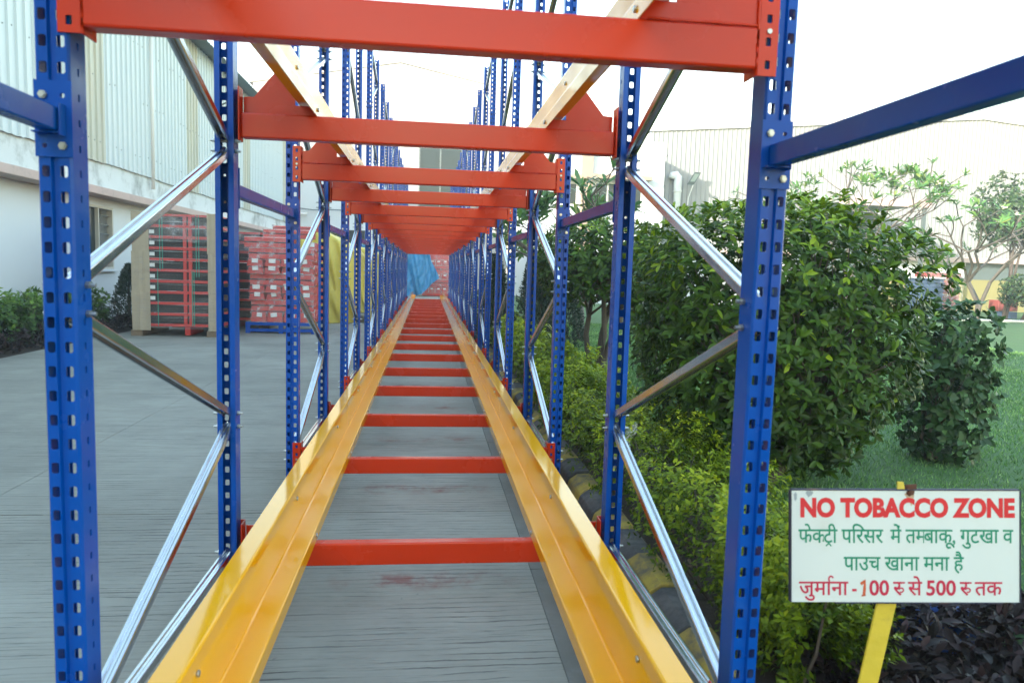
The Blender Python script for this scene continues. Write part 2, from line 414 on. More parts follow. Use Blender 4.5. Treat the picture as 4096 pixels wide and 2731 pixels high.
# ================================================================== SETTING: left building
LB = thing('factory_shed', 'long white shed with ribbed metal upper wall on the left', 'building', (-6.5, 0, 0))
def lb(m, name, material, **kw): return m.build(name, material, LB, **kw)
WX = 0.0  # local x of wall face
# lower wall with window openings
wins = [(13.43, 14.58, 1.05, 2.30), (18.2, 19.35, 1.05, 2.30), (23.0, 24.2, 1.05, 2.30)]
lw = MB(); ycur = -24
for (a, b, z0, z1) in wins:
    lw.box(-.25, 0, ycur, a, 0, 2.45); lw.box(-.25, 0, a, b, 0, z0); lw.box(-.25, 0, a, b, z1, 2.45); ycur = b
lw.box(-.25, 0, ycur, 33.2, 0, 2.45)
lb(lw, 'lower_wall', 'wall_white')
lb(MB().box(-.25, .012, -24, 33.2, 2.602, 3.30), 'upper_wall', 'wall_stained')
lb(MB().box(-.25, .40, -24, 33.2, 2.452, 2.60), 'sunshade_ledge', 'ledge_pink', bevel=.01, seg=1)
for (a, b, z0, z1) in wins:
    w = MB()
    w.box(-.10, .012, a + .001, b - .001, z0 + .001, z0 + .045); w.box(-.10, .012, a + .001, b - .001, z1 - .045, z1 - .001)
    w.box(-.10, .012, a + .001, a + .045, z0 + .046, z1 - .046); w.box(-.10, .012, b - .045, b - .001, z0 + .046, z1 - .046)
    mid = a + (b - a) * .42
    w.box(-.10, .008, mid - .02, mid + .02, z0 + .046, z1 - .046)
    wo = lb(w, 'window', 'window_frame')
    MB().box(-.07, -.06, a + .046, mid - .021, z0 + .046, z1 - .046).build('pane', 'window_glass', wo)
    MB().box(-.24, -.23, mid + .021, b - .046, z0 + .046, z1 - .046).build('dark_opening', 'dark_inside', wo)
    for q in range(6):
        zz = z0 + .16 + q * .185
        MB().prism([(-.075, zz + .004), (-.045, zz - .012), (-.045, zz - .018), (-.075, zz - .002)], lambda p, t: (p[0], t, p[1]), mid + .0225, b - .0475).build('louver_blade', 'louver', wo)
    MB().box(-.02, .07, a - .05, b + .05, z0 - .05, z0 - .002).build('sill', 'wall_white', wo, bevel=.006, seg=1)
# ribbed siding sheets
def sheet_mesh(width, h, pitch, rib, depth, m, name):
    pts = [(0, 0)]; n = int(round(width / pitch))
    for k in range(n):
        a = k * pitch
        pts += [(a + pitch * .5 - rib * .5 - depth * .6, 0), (a + pitch * .5 - rib * .5, depth), (a + pitch * .5 + rib * .5, depth), (a + pitch * .5 + rib * .5 + depth * .6, 0)]
    pts.append((width, 0))
    poly = strip(pts, -.0012)
    mb = MB()
    n = len(pts)
    # skin: front and back faces only, plus thickness at the ends
    vs = [(p[1], p[0], z) for z in (0, h) for p in poly]
    N = len(poly)
    fs = [(i, (i + 1) % N, N + (i + 1) % N, N + i) for i in range(N)]
    for i in range(n - 1):
        fs.append((i, i + 1, N - 2 - i, N - 1 - i)); fs.append((N + i, N + N - 1 - i, N + N - 2 - i, N + i + 1))
    return mb.add(vs, fs).mesh(name, m)
SH = 3.98
s_clean = sheet_mesh(1.0, SH, .25, .07, .032, 'siding', 'siding_sheet')
s_dirty = sheet_mesh(1.0, SH, .25, .07, .032, 'siding_dirty', 'siding_sheet')
dirty_y = (13.2, 19.4, 25.6, 31.8, 7.0)
yy = -23.8
while yy < 33.0:
    d = any(abs(yy + .0 - q) < .5 for q in dirty_y)
    o = inst('siding_sheet', s_dirty if d else s_clean, LB, (.05 + (.004 if d else 0) + .001 * (int(yy * 10) % 2), yy, 3.15 + random.uniform(-.012, .012)))
    if d: o['label'] = 'grimy translucent roofing sheet strip'
    yy += 1.0
sc_ = MB(); yq = 6.1
while yq < 33:
    for zq in (3.55, 4.75, 5.95, 6.85):
        zz = zq + random.uniform(-.03, .03)
        if random.random() < .55: sc_.box(.086, .094, yq + .011, yq + .029, zz - .010, zz + .010)
    yq += .25
lb(sc_, 'fixing_screws', 'lamp_grey', kind='stuff')
lb(MB().tube([(.10, 16.6, 2.9), (.10, 16.6, 7.0)], .045, 8), 'downpipe', 'pipe_white', smooth=True)
# roof: corrugated sheets sloping up to the left
rp = []
a = -24.0
while a < 33.4:
    rp += [(a, 0), (a + .09, .035), (a + .16, .035), (a + .25, 0)]; a += .25
rpo = strip(rp, .002)
def roof_fn(p, t): return (.55 - t, p[0], 7.08 + p[1] + t * .16)
vs = [roof_fn(p, 0) for p in rpo] + [roof_fn(p, 10) for p in rpo]; N = len(rpo); n = len(rp)
fs = [(i, (i + 1) % N, N + (i + 1) % N, N + i) for i in range(N)]
fs += [(i, i + 1, N - 2 - i, N - 1 - i) for i in range(n - 1)]
lb(MB().add(vs, fs), 'roof', 'roof_sheet')
lb(MB().box(-.25, .03, -24, 33.1, 3.302, 7.05), 'backing_wall', 'wall_white')
lb(MB().box(-10.2, -10.01, -24, 33.19, 0, 8.6), 'rear_wall', 'wall_white')
lb(MB().prism([(-10, 0), (-.25, 0), (-.25, 7.0), (-10, 8.5)], lambda p, t: (p[0], t, p[1]), 32.9, 33.19), 'end_wall', 'wall_white')
lb(MB().prism([(-10, 0), (-.25, 0), (-.25, 7.0), (-10, 8.5)], lambda p, t: (p[0], t, p[1]), -24, -23.8), 'end_wall', 'wall_white')
# flood lamp on the ribbed wall
fl = lb(MB().tube([(.08, 22.0, 5.9), (.35, 22.0, 6.05), (.55, 22.0, 6.25)], .025, 6), 'lamp_arm', 'lamp_grey')
MB().box(.45, .85, 21.85, 22.15, 6.22, 6.30).build('flood_lamp', 'lamp_grey', fl, bevel=.01, seg=1)

# ================================================================== SETTING: building closing the view
FB = thing('gabled_works_building', 'tall pale gabled building with grid window closing the far end', 'building', (0, 38, 0))
w0, w1, z0, z1 = -.58, 1.70, 3.3, 7.62
fbm = MB()
def gable(x): return 11.75 - abs(x + 1.6) * .185
def wallseg(xa, xc, za, zb=None):
    if zb is None:
        fbm.prism([(xa, za), (xc, za), (xc, gable(xc)), (xa, gable(xa))], lambda p, t: (p[0], t, p[1]), 0, .3)
    else: fbm.box(xa, xc, 0, .3, za, zb)
wallseg(-9.0, -1.6, 0); wallseg(-1.6, w0, 0); wallseg(w0, w1, z1); wallseg(w0, w1, 0, z0); wallseg(w1, 4.2, 0)
fbm.build('wall', 'plaster_far', FB)
MB().prism([(-9.2, gable(-9.2) + .02), (-1.6, 11.79), (-1.6, 11.95), (-9.2, gable(-9.2) + .16)], lambda p, t: (p[0], t, p[1]), -.04, 12).build('roof', 'plaster_far', FB)
MB().prism([(-1.598, 11.79), (4.4, gable(4.4) + .02), (4.4, gable(4.4) + .16), (-1.598, 11.95)], lambda p, t: (p[0], t, p[1]), -.04, 12).build('roof', 'plaster_far', FB)
fw_ = MB()
fw_.box(w0 + .002, w1 - .002, -.02, .10, z1 - .06, z1 - .002); fw_.box(w0 + .002, w1 - .002, -.02, .10, z0 + .002, z0 + .06)
fw_.box(w0 + .002, w0 + .06, -.02, .10, z0 + .061, z1 - .061); fw_.box(w1 - .06, w1 - .002, -.02, .10, z0 + .061, z1 - .061)
xm = w0 + 1.13
fw_.box(xm - .03, xm + .03, -.018, .08, z0 + .061, z1 - .061)
hz = [6.15, 5.20, 4.85, 4.1]
for h in hz: fw_.box(w0 + .061, xm - .031, -.016, .08, h - .025, h + .025); fw_.box(xm + .031, w1 - .061, -.016, .08, h - .025, h + .025)
fwo = fw_.build('window', 'louver', FB)
lv = [z0 + .061] + sorted(hz) + [z1 - .061]
for q in range(len(lv) - 1):
    for (xa, xc) in ((w0 + .062, xm - .032), (xm + .032, w1 - .062)):
        MB().box(xa, xc, .03, .04, lv[q] + .026, lv[q + 1] - .026).build('pane', 'window_glass', fwo)
# lower left wing with strip window and pipes
FW = thing('low_office_wing', 'low white wing with dark strip window left of the far gable', 'building', (-6.0, 35.5, 0))
MB().box(-2.5, 3.6, 0, .25, 0, 2.25).build('wall', 'wall_white', FW)
MB().box(-2.5, 3.6, 0, .25, 3.0, 6.3).build('wall', 'wall_white', FW)
MB().box(-2.5, .35, 0, .25, 2.251, 2.999).build('wall', 'wall_white', FW)
MB().box(2.9, 3.6, 0, .25, 2.251, 2.999).build('wall', 'wall_white', FW)
wf = MB().box(.352, 2.898, .02, .06, 2.252, 2.998).build('strip_window', 'window_glass', FW)
for q in range(4): MB().box(.37 + q * .83, .42 + q * .83, -.02, .018, 2.27, 2.98).build('mullion', 'louver', wf)
MB().box(.36, 2.88, -.02, .018, 2.982, 2.997).box(.36, 2.88, -.02, .018, 2.252, 2.268).build('rail', 'louver', wf)
MB().tube([(-.6, -.12, 0), (-.6, -.12, 3.5), (-.45, -.12, 3.7), (.1, -.12, 3.7)], .07, 8).build('drain_pipe', 'pipe_white', FW, smooth=True)
MB().tube([(-.6, -.14, 4.0), (.4, -.14, 3.9), (1.6, -.14, 3.95), (2.6, -.14, 3.85)], .025, 6).build('cable', 'lamp_grey', FW)

# ================================================================== SETTING: right-hand buildings
OF = thing('white_office_block', 'white office block with beige pillar and ledges behind the frangipani', 'building', (0, 27, 0))
ow = [(4.85, 5.75, 3.85, 4.75), (6.42, 8.35, 3.80, 4.80)]
m = MB(); xc = 4.21
for (a, b, z0, z1) in ow:
    m.box(xc, a, 0, .25, 0, 6.3); m.box(a, b, 0, .25, 0, z0); m.box(a, b, 0, .25, z1, 6.3); xc = b
m.box(xc, 9.2, 0, .25, 0, 6.3); m.box(4.21, 4.46, .251, 9, 0, 6.3); m.box(8.95, 9.2, .251, 1.7, 0, 6.3); m.box(4.46, 8.95, .26, 9, 6.1, 6.29)
m.build('wall', 'wall_white', OF)
for (a, b, z0, z1) in ow:
    f = MB().box(a + .002, b - .002, .0, .08, z1 - .06, z1 - .002).box(a + .002, b - .002, .0, .08, z0 + .002, z0 + .06).box(a + .002, a + .06, .0, .08, z0 + .061, z1 - .061).box(b - .06, b - .002, .0, .08, z0 + .061, z1 - .061)
    f.box(a + .5, a + .55, .0, .07, z0 + .061, z1 - .061)
    fo = f.build('window', 'pipe_white', OF)
    MB().box(a + .061, a + .499, .03, .04, z0 + .061, z1 - .061).build('pane', 'window_glass', fo)
    MB().box(a + .551, b - .061, .03, .04, z0 + .061, z1 - .061).build('pane', 'window_glass', fo)
    MB().box(a - .15, b + .25, -.45, -.002, z1 + .10, z1 + .25).build('ledge', 'beige_pillar', OF)
MB().box(5.85, 6.27, -.25, -.002, 0, 6.35).build('pillar', 'beige_pillar', OF)
MB().box(4.2, 9.22, -.05, -.003, 6.22, 6.42).build('parapet', 'wall_white', OF)

WH = thing('warehouse', 'sunlit cream warehouse gable clad in ribbed metal sheets', 'building', (0, 29, 0))
def wtop(x): return 7.25 + (x - 9.2) * .083 if x < 24.2 else 7.25 + 15 * .083 - (x - 24.2) * .083
def wsheet(h0, h1):
    width = 1.0; pitch = .2; rib = .03; dep = .038; pts = [(0, 0)]
    for k in range(5):
        a = k * pitch; pts += [(a + .06, 0), (a + .075, dep), (a + .105, dep), (a + .12, 0)]
    pts.append((width, 0))
    vs = [(p[0], -p[1], 2.45) for p in pts] + [(p[0], -p[1], h0 + (h1 - h0) * p[0]) for p in pts]
    n = len(pts); return MB().add(vs, [(i, i + 1, n + i + 1, n + i) for i in range(n - 1)])
x = 9.2
while x < 40:
    wsheet(wtop(x), wtop(x + 1)).build('siding_sheet', 'siding_far', WH, loc=(x, -.02 - .003 * (int(x) % 2), 0)); x += 1
MB().prism([(9.2, 2.4), (24.2, 2.4), (24.2, wtop(24.2) - .05), (9.2, wtop(9.2) - .05)], lambda p, t: (p[0], t, p[1]), 0.01, .2).prism([(24.2, 2.4), (40.2, 2.4), (40.2, wtop(40.2) - .05), (24.2, wtop(24.2) - .05)], lambda p, t: (p[0], t, p[1]), .01, .2).build('wall', 'wall_white', WH)
MB().prism([(9.0, wtop(9.0) - .02), (24.2, wtop(24.2) - .02), (24.2, wtop(24.2) + .22), (9.0, wtop(9.0) + .22)], lambda p, t: (p[0], t, p[1]), -.12, 0).build('gable_trim', 'pipe_white', WH)
MB().prism([(24.202, wtop(24.2) - .02), (40.4, wtop(40.4) - .02), (40.4, wtop(40.4) + .22), (24.202, wtop(24.2) + .22)], lambda p, t: (p[0], t, p[1]), -.12, 0).build('gable_trim', 'pipe_white', WH)
MB().prism([(9.0, wtop(9.0) + .05), (24.2, wtop(24.2) + .05), (24.2, wtop(24.2) + .12), (9.0, wtop(9.0) + .12)], lambda p, t: (p[0], t, p[1]), .21, 25).build('roof', 'siding_far', WH)
MB().prism([(24.2, wtop(24.2) + .05), (40.4, wtop(40.4) + .05), (40.4, wtop(40.4) + .12), (24.2, wtop(24.2) + .12)], lambda p, t: (p[0], t, p[1]), .21, 25).build('roof', 'siding_far', WH)
MB().box(9.2, 9.35, .21, 25, 0, 7.2).build('wall', 'wall_white', WH)
MB().box(9.2, 40.2, -.30, .2, 2.2, 2.398).build('ledge', 'ledge_pink', WH)
MB().box(9.2, 24.0, 0, .2, 0, 2.198).build('lower_wall', 'wall_white', WH)
MB().box(24.01, 40.2, .02, .2, 0, 2.198).build('dark_doorway', 'lamp_grey', WH)
MB().box(18, 40, -.05, -.002, 0, 1.45).build('yellow_dado', 'wall_yellow', WH)
duct = thing('drain_pipe', 'fat white drain pipe with elbow on the ribbed warehouse wall', 'pipe', (10.35, 28.7, 0))
MB().tube([(0, 0, 0), (0, 0, 5.1), (0, .02, 5.35), (-.05, .08, 5.45), (-.2, .1, 5.42), (-.24, .1, 5.3)], .17, 12).build('pipe', 'pipe_white', duct, smooth=True)
MB().tube([(0, 0, 4.75), (0, 0, 4.80)], .185, 12).build('collar', 'pipe_white', duct)
wlamp = thing('wall_lamp', 'grey flat flood lamp on a white arm on the ribbed wall', 'lamp', (10.85, 28.8, 4.5))
MB().tube([(0, .1, -.9), (0, 0, -.85), (0, -.05, .0), (.12, -.25, .55)], .02, 6).build('arm', 'pipe_white', wlamp)
lh = MB().prism([(-.14, 0), (.14, 0), (.14, .05), (-.14, .05)], lambda p, t: (p[0] + t * .5, -.25 + p[1] - t * .3, .55 + t * 1.0), 0, .5).build('lamp_head', 'lamp_grey', wlamp)
MB().prism([(-.10, -.008), (.10, -.008), (.10, -.002), (-.10, -.002)], lambda p, t: (p[0] + t * .5, -.25 + p[1] - t * .3, .55 + t * 1.0), .12, .44).build('lens', 'lamp_lens', lh)
cc = thing('security_camera', 'small white security camera under the warehouse corner', 'camera', (9.0, 26.9, 5.95))
MB().tube([(0, .08, .12), (0, -.05, .1), (0, -.1, 0)], .02, 6).build('bracket', 'pipe_white', cc)
MB().cyl((-.1, -.1, -.02), (.16, -.22, -.06), .06, 10).build('camera_body', 'pipe_white', cc)
MB().cyl((.162, -.221, -.06), (.175, -.228, -.062), .045, 10).build('lens', 'dark_inside', cc)

# ================================================================== RACK: upright frames
PX, DEP, PW = 0.737, 0.068, 0.0325
def hole_cell(bm, P, ca, cz, ha, hz, a0, a1, z0, z1, c=.3):
    # rectangle [a0,a1]x[z0,z1] with a corner-cut hole; P(a, z) -> 3D
    o = [bm.verts.new(P(a0, z0)), bm.verts.new(P(a1, z0)), bm.verts.new(P(a1, z1)), bm.verts.new(P(a0, z1))]
    k = ha * c * 1.2
    h = [(ca - ha + k, cz - hz), (ca + ha - k, cz - hz), (ca + ha, cz - hz + k), (ca + ha, cz + hz - k), (ca + ha - k, cz + hz), (ca - ha + k, cz + hz), (ca - ha, cz + hz - k), (ca - ha, cz - hz + k)]
    h = [bm.verts.new(P(*q)) for q in h]
    F = bm.faces.new
    F((o[0], o[1], h[1], h[0])); F((o[1], h[2], h[1])); F((o[1], o[2], h[3], h[2])); F((o[2], h[4], h[3]))
    F((o[2], o[3], h[5], h[4])); F((o[3], h[6], h[5])); F((o[3], o[0], h[7], h[6])); F((o[0], h[0], h[7]))
def post_mesh():
    bm = bmesh.new(); n = 80; Z0 = .014
    def strip_q(pa, pb, za, zb):
        bm.faces.new([bm.verts.new((pa[0], pa[1], za)), bm.verts.new((pb[0], pb[1], za)), bm.verts.new((pb[0], pb[1], zb)), bm.verts.new((pa[0], pa[1], zb))])
    for i in range(n):
        za = Z0 + .05 * i; zb = za + .05; cz = za + .025
        prof = [(-.014, DEP), (-PW, DEP)]
        strip_q(*prof, za, zb)
        hole_cell(bm, lambda a, z: (-PW, a, z), .036, cz, .004, .0075, DEP, .005, za, zb)
        strip_q((-PW, .005), (-.0285, 0), za, zb)
        strip_q((-.0285, 0), (-.0255, 0), za, zb)
        hole_cell(bm, lambda a, z: (a, 0, z), -.0168, cz, .0075, .0112, -.0255, -.0075, za, zb)
        strip_q((-.0075, 0), (-.0045, .008), za, zb); strip_q((-.0045, .008), (.0045, .008), za, zb); strip_q((.0045, .008), (.0075, 0), za, zb)
        hole_cell(bm, lambda a, z: (a, 0, z), .0168, cz, .0075, .0112, .0075, .0255, za, zb)
        strip_q((.0255, 0), (.0285, 0), za, zb)
        strip_q((.0285, 0), (PW, .005), za, zb)
        hole_cell(bm, lambda a, z: (PW, a, z), .036, cz, .004, .0075, .005, DEP, za, zb)
        strip_q((PW, DEP), (.014, DEP), za, zb)
    bmesh.ops.remove_doubles(bm, verts=bm.verts, dist=1e-5)
    bmesh.ops.recalc_face_normals(bm, faces=bm.faces)
    # make the web face outwards (-Y)
    s = sum((f.normal.y for f in bm.faces if abs(f.calc_center_median().y) < 1e-4), 0)
    if s > 0: bmesh.ops.reverse_faces(bm, faces=bm.faces)
    bmesh.ops.solidify(bm, geom=bm.faces[:], thickness=.0024)
    me = bpy.data.meshes.new('post'); bm.to_mesh(me); bm.free()
    me.materials.append(MATS['blue_paint']); return me
POST = post_mesh()
PLATE = MB().box(-.065, .065, -.03, .10, 0, .008).mesh('base_plate', 'blue_paint')
bp_ = [(-.010, -.025), (-.018, -.025), (-.018, 0), (-.007, 0), (-.0045, -.0045), (.0045, -.0045), (.007, 0), (.018, 0), (.018, -.025), (.010, -.025)]
def brace_mesh(L):
    poly = strip(fillet(bp_, .003, 2), -.0018)
    n = len(poly) // 2; N = len(poly)
    vs = [(p[0], 0, p[1]) for p in poly] + [(p[0], L, p[1]) for p in poly]
    fs = [(i, (i + 1) % N, N + (i + 1) % N, N + i) for i in range(N)]
    for i in range(n - 1): fs += [(i, i + 1, N - 2 - i, N - 1 - i), (N + i, N + i + 1, N + N - 2 - i, N + N - 1 - i)]
    return MB().add(vs, fs).mesh('brace', 'galvanised', smooth=False)
FD = 1.25
joints = [((.045, .185), (1.205, .185)), ((.045, .235), (1.205, .665)), ((1.205, .715), (.045, 1.155)), ((.045, 1.215), (1.205, 1.665)), ((1.205, 1.70), (.045, 2.16)),
          ((.045, 2.215), (1.205, 2.665)), ((1.205, 2.715), (.045, 3.16)), ((.045, 3.215), (1.205, 3.665)), ((1.205, 3.71), (.045, 3.93))]
BRM = []
for (a, b) in joints:
    L = math.hypot(b[0] - a[0], b[1] - a[1]) + .03
    BRM.append((brace_mesh(L), L))
bolt_m = MB().cyl((-.052, 0, 0), (.052, 0, 0), .0045, 8).cyl((-.041, 0, 0), (-.0335, 0, 0), .008, 6).cyl((.0335, 0, 0), (.041, 0, 0), .008, 6).mesh('bolt', 'zinc_bolt')
def make_frame():
    t = thing('upright_frame', '', 'rack frame', (0, 0, 0))
    for (y, rz) in ((0, 0), (FD, math.pi)):
        p = inst('post', POST, t, (0, y, 0), (0, 0, rz))
        inst('base_plate', PLATE, p, (0, 0, 0))
    for (me, L), (a, b) in zip(BRM, joints):
        if b[0] < a[0]: a, b = b, a
        ang = math.atan2(b[1] - a[1], b[0] - a[0])
        inst('brace', me, t, (0, a[0] - .015 * math.cos(ang), a[1] - .015 * math.sin(ang) + .012), (ang, 0, 0))
        for q in (a, b): inst('bolt', bolt_m, t, (0, q[0], q[1]))
    return t
NF = 10
proto = make_frame()
for side, sname in ((-1, 'left'), (1, 'right')):
    for k in range(NF):
        f = proto if (side, k) == (-1, 0) else copy_tree(proto)
        f.location = (side * (PX if k else .747), k * 2 * FD, 0)
        f.rotation_euler = (0, 0, 0 if k else side * .0095)
        tag(f, f'blue perforated upright frame with zinc bracing, {ORD[k]} from the camera on the {sname} side', 'rack frame', 'upright frames of the blue rack')

# ------------------------------------------------------------------ beams
def connector_mesh(s):
    # s=-1 left end; local origin: post web plane, beam bottom
    bm = bmesh.new()
    xi = s * .6915
    lo, hi = (-.0115, .1745)
    a_in, a_out = .6905, .7325
    zs = [lo, .010, .0575, .105, .152, hi]
    zc = [.012 + .0, .060, .108, .152]
    bounds = [lo, .036, .084, .130, hi]
    for i in range(4):
        hole_cell(bm, lambda a, z: (s * a, -.005, z), .7115, zc[i], .0062, .0092, a_in, a_out, bounds[i], bounds[i + 1])
    for z0_, z1_ in zip(bounds[:-1], bounds[1:]):
        bm.faces.new([bm.verts.new((s * a_in, -.005, z0_)), bm.verts.new((s * .6865, -.001, z0_)), bm.verts.new((s * .6865, -.001, z1_)), bm.verts.new((s * a_in, -.005, z1_))])
        bm.faces.new([bm.verts.new((s * .6865, -.001, z0_)), bm.verts.new((s * .6865, .058, z0_)), bm.verts.new((s * .6865, .058, z1_)), bm.verts.new((s * .6865, -.001, z1_))])
    bmesh.ops.remove_doubles(bm, verts=bm.verts, dist=1e-5)
    bmesh.ops.recalc_face_normals(bm, faces=bm.faces)
    if sum(f.normal.y for f in bm.faces) > 0: bmesh.ops.reverse_faces(bm, faces=bm.faces)
    bmesh.ops.solidify(bm, geom=bm.faces[:], thickness=.0038)
    me = bpy.data.meshes.new('connector'); bm.to_mesh(me); bm.free(); me.materials.append(MATS['red_paint']); return me
CONN = {s: connector_mesh(s) for s in (-1, 1)}
TUBE = MB().box(-.6858, .6858, -.012, .038, 0, .088).mesh('beam_tube', 'red_paint', bevel=.006, seg=3)
for p in TUBE.polygons: p.use_smooth = False
gp = [(.6825, .0885), (.6825, .150), (.648, .152), (.532, .292), (.503, .292), (.503, .128), (.425, .128), (.425, .0885)]
GUS = {s: MB().prism([(s * p[0], p[1]) for p in gp], lambda p, t: (p[0], t, p[1]), -.007, -.0015).mesh('gusset', 'red_paint') for s in (-1, 1)}
PIN = MB().cyl((0, 0, 0), (0, -.004, 0), .0055, 10).mesh('safety_pin', 'zinc_bolt')
def make_beam():
    t = thing('cross_beam', '', 'beam')
    inst('beam_tube', TUBE, t)
    for s in (-1, 1):
        c = inst('connector', CONN[s], t)
        inst('safety_pin', PIN, c, (s * .7115, -.005, .0815))
        inst('gusset', GUS[s], t)
        w = MB(); pts = [(s * x, -.0135 + .001 * random.random(), .0885 + .0015 * random.random()) for x in np.linspace(.44, .68, 14)]
        w.tube(pts, [.0022 + .0014 * random.random() for _ in pts], 5)
        pts = [(s * (.6835 + .001 * random.random()), -.011, z) for z in np.linspace(.002, .15, 10)]
        w.tube(pts, [.002 + .0016 * random.random() for _ in pts], 5)
        w.build('weld_bead', 'red_paint', t, smooth=True)
    return t
NP = 20
ZL, ZU = .118, 1.717
bproto = make_beam()
first = True
for z, lev in ((ZL, 'lower'), (ZU, 'upper')):
    for k in range(NP):
        b = bproto if first else copy_tree(bproto); first = False
        odd = k % 2 == 0
        b.location = (0, k * FD, z)
        b.rotation_euler = (0, 0, 0 if odd else math.pi)
        tag(b, f'red cross beam of the {lev} level, {ORD[k]} from the camera', 'beam', f'red cross beams of the {lev} level')

# ------------------------------------------------------------------ rails
rail_pts = fillet([(.557, .424), (.494, .424), (.494, .256), (.420, .256), (.420, .2075)], .007, 4)
rail_pts = [Vector((p.x, p.y)) for p in rail_pts]
RB = MB().cyl((0, 0, 0), (.006, 0, 0), .008, 10).cyl((-.02, 0, 0), (.0, 0, 0), .0045, 8).mesh('bolt', 'zinc_bolt', bevel=.0015, seg=2)
secs = [(-1.35, 6.30), (6.302, 13.80), (13.802, 21.30), (21.302, 24.15)]
for zs, lev in ((0, 'lower'), (ZU - ZL, 'upper')):
    for s, sname in ((-1, 'left'), (1, 'right')):
        t = thing('pallet_rail', f'{"long glossy yellow" if lev == "lower" else "overhead yellow"} rail on the {sname} side of the {lev} beams', 'rail', (0, 0, zs), group=f'yellow rails of the {lev} level')
        for q, (ya, yb_) in enumerate(secs):
            poly = [(s * a, b) for a, b in strip(rail_pts, .003)]
            N = len(poly); n = N // 2; mb = MB()
            nseg = 10; off = .0012 * (q % 2)
            for i in range(nseg + 1):
                y = ya + (yb_ - ya) * i / nseg
                wob = .0012 * mnoise.noise((y * 1.3, s * 3.1, zs))
                mb.v += [(p[0] - s * off + wob, y, p[1] + off) for p in poly]
            for i in range(nseg):
                for j in range(N):
                    mb.f.append((i * N + j, i * N + (j + 1) % N, (i + 1) * N + (j + 1) % N, (i + 1) * N + j))
            for j in range(n - 1):
                mb.f.append((j, j + 1, N - 2 - j, N - 1 - j)); e = nseg * N; mb.f.append((e + j, e + j + 1, e + N - 2 - j, e + N - 1 - j))
            o = mb.build('rail_section', 'yellow_paint', t)
        if lev == 'lower':
            MB().box(min(s * .425, s * .490), max(s * .425, s * .490), 24.10, 24.106, .26, .33).build('end_stop', 'yellow_paint', t)
        for k in range(14):
            yb2 = k * FD + (.013 if k % 2 == 0 else -.013)
            inst('bolt', RB, t, (s * .494, yb2, .378), (0, 0, 0 if s < 0 else math.pi))
            inst('bolt', RB, t, (s * .420, yb2, .232), (0, 0, 0 if s < 0 else math.pi))

# ------------------------------------------------------------------ row spacers
def spacer_plate(bm_y, s_out):
    return None
HB = MB().cyl((0, 0, 0), (0, -.006, 0), .0082, 6).cyl((0, -.007, 0), (0, -.009, 0), .006, 6).mesh('bolt', 'zinc_bolt')
def plate_mesh():
    bm = bmesh.new()
    def P(a, z): return (a, -.0045, z)
    bounds = [-.0735, 0, .0735]
    for i in range(2):
        for j in range(2):
            hole_cell(bm, P, (-.0175, .0175)[j], (-.052, .045)[i], .0045, .0045, (-.035, 0)[j], (0, .035)[j], bounds[i], bounds[i + 1], c=.45)
    bmesh.ops.remove_doubles(bm, verts=bm.verts, dist=1e-5)
    bmesh.ops.recalc_face_normals(bm, faces=bm.faces)
    if sum(f.normal.y for f in bm.faces) > 0: bmesh.ops.reverse_faces(bm, faces=bm.faces)
    bmesh.ops.solidify(bm, geom=bm.faces[:], thickness=.004)
    me = bpy.data.meshes.new('mounting_plate'); bm.to_mesh(me); bm.free(); me.materials.append(MATS['blue_paint']); return me
SPL = plate_mesh()
BARL = FD - .012
BAR = MB().box(-.018, .018, .006, FD - .006, -.026, .020).mesh('bar', 'blue_paint', bevel=.003, seg=2)
STUB = MB().box(-.030, .021, -.030, -.0046, -.030, -.027).box(.0215, .0235, -.032, -.0046, -.034, .026).mesh('weld_lug', 'blue_paint')
def make_spacer():
    t = thing('tie_bar', '', 'tie bar')
    inst('bar', BAR, t)
    for y, rz in ((0, math.pi), (FD, 0)):
        p = inst('mounting_plate', SPL, t, (0, y, 0), (0, 0, rz))
        inst('bolt', HB, p, (-.0175, -.0045, .045)); inst('bolt', HB, p, (.0175, -.0045, -.052))
        inst('weld_lug', STUB, p)
    return t
sp = make_spacer(); fst = True
for side, sname in ((-1, 'left'), (1, 'right')):
    for k in range(NF):
        o = sp if fst else copy_tree(sp); fst = False
        o.location = (side * (.735 if k else .745), -FD + k * 2 * FD, 1.540)
        tag(o, (f'blue tie bar reaching towards the camera from the {sname} front post' if k == 0 else f'blue tie bar bolted between the {ORD[k-1]} and {ORD[k]} upright frames on the {sname}'), 'tie bar', 'blue tie bars between the frames')

# ================================================================== SIGN
def text_mesh(body, size=1.0, offset=0.0, clip=None):
    c = bpy.data.curves.new('lettering', 'FONT'); c.body = body; c.size = size; c.offset = offset; c.resolution_u = 4
    o = bpy.data.objects.new('lettering', c); col.objects.link(o)
    bpy.context.view_layer.update()
    dg = bpy.context.evaluated_depsgraph_get()
    me = bpy.data.meshes.new_from_object(o.evaluated_get(dg))
    bpy.data.objects.remove(o); bpy.data.curves.remove(c)
    bm = bmesh.new(); bm.from_mesh(me); bpy.data.meshes.remove(me)
    if clip is not None:
        a, b = clip
        if a is not None: bmesh.ops.bisect_plane(bm, geom=bm.verts[:] + bm.edges[:] + bm.faces[:], plane_co=(a, 0, 0), plane_no=(-1, 0, 0), clear_outer=True)
        if b is not None: bmesh.ops.bisect_plane(bm, geom=bm.verts[:] + bm.edges[:] + bm.faces[:], plane_co=(b, 0, 0), plane_no=(1, 0, 0), clear_outer=True)
    bm.verts.index_update()
    V = [(v.co.x, v.co.y) for v in bm.verts]; F = [[v.index for v in f.verts] for f in bm.faces]
    bm.free(); return V, F
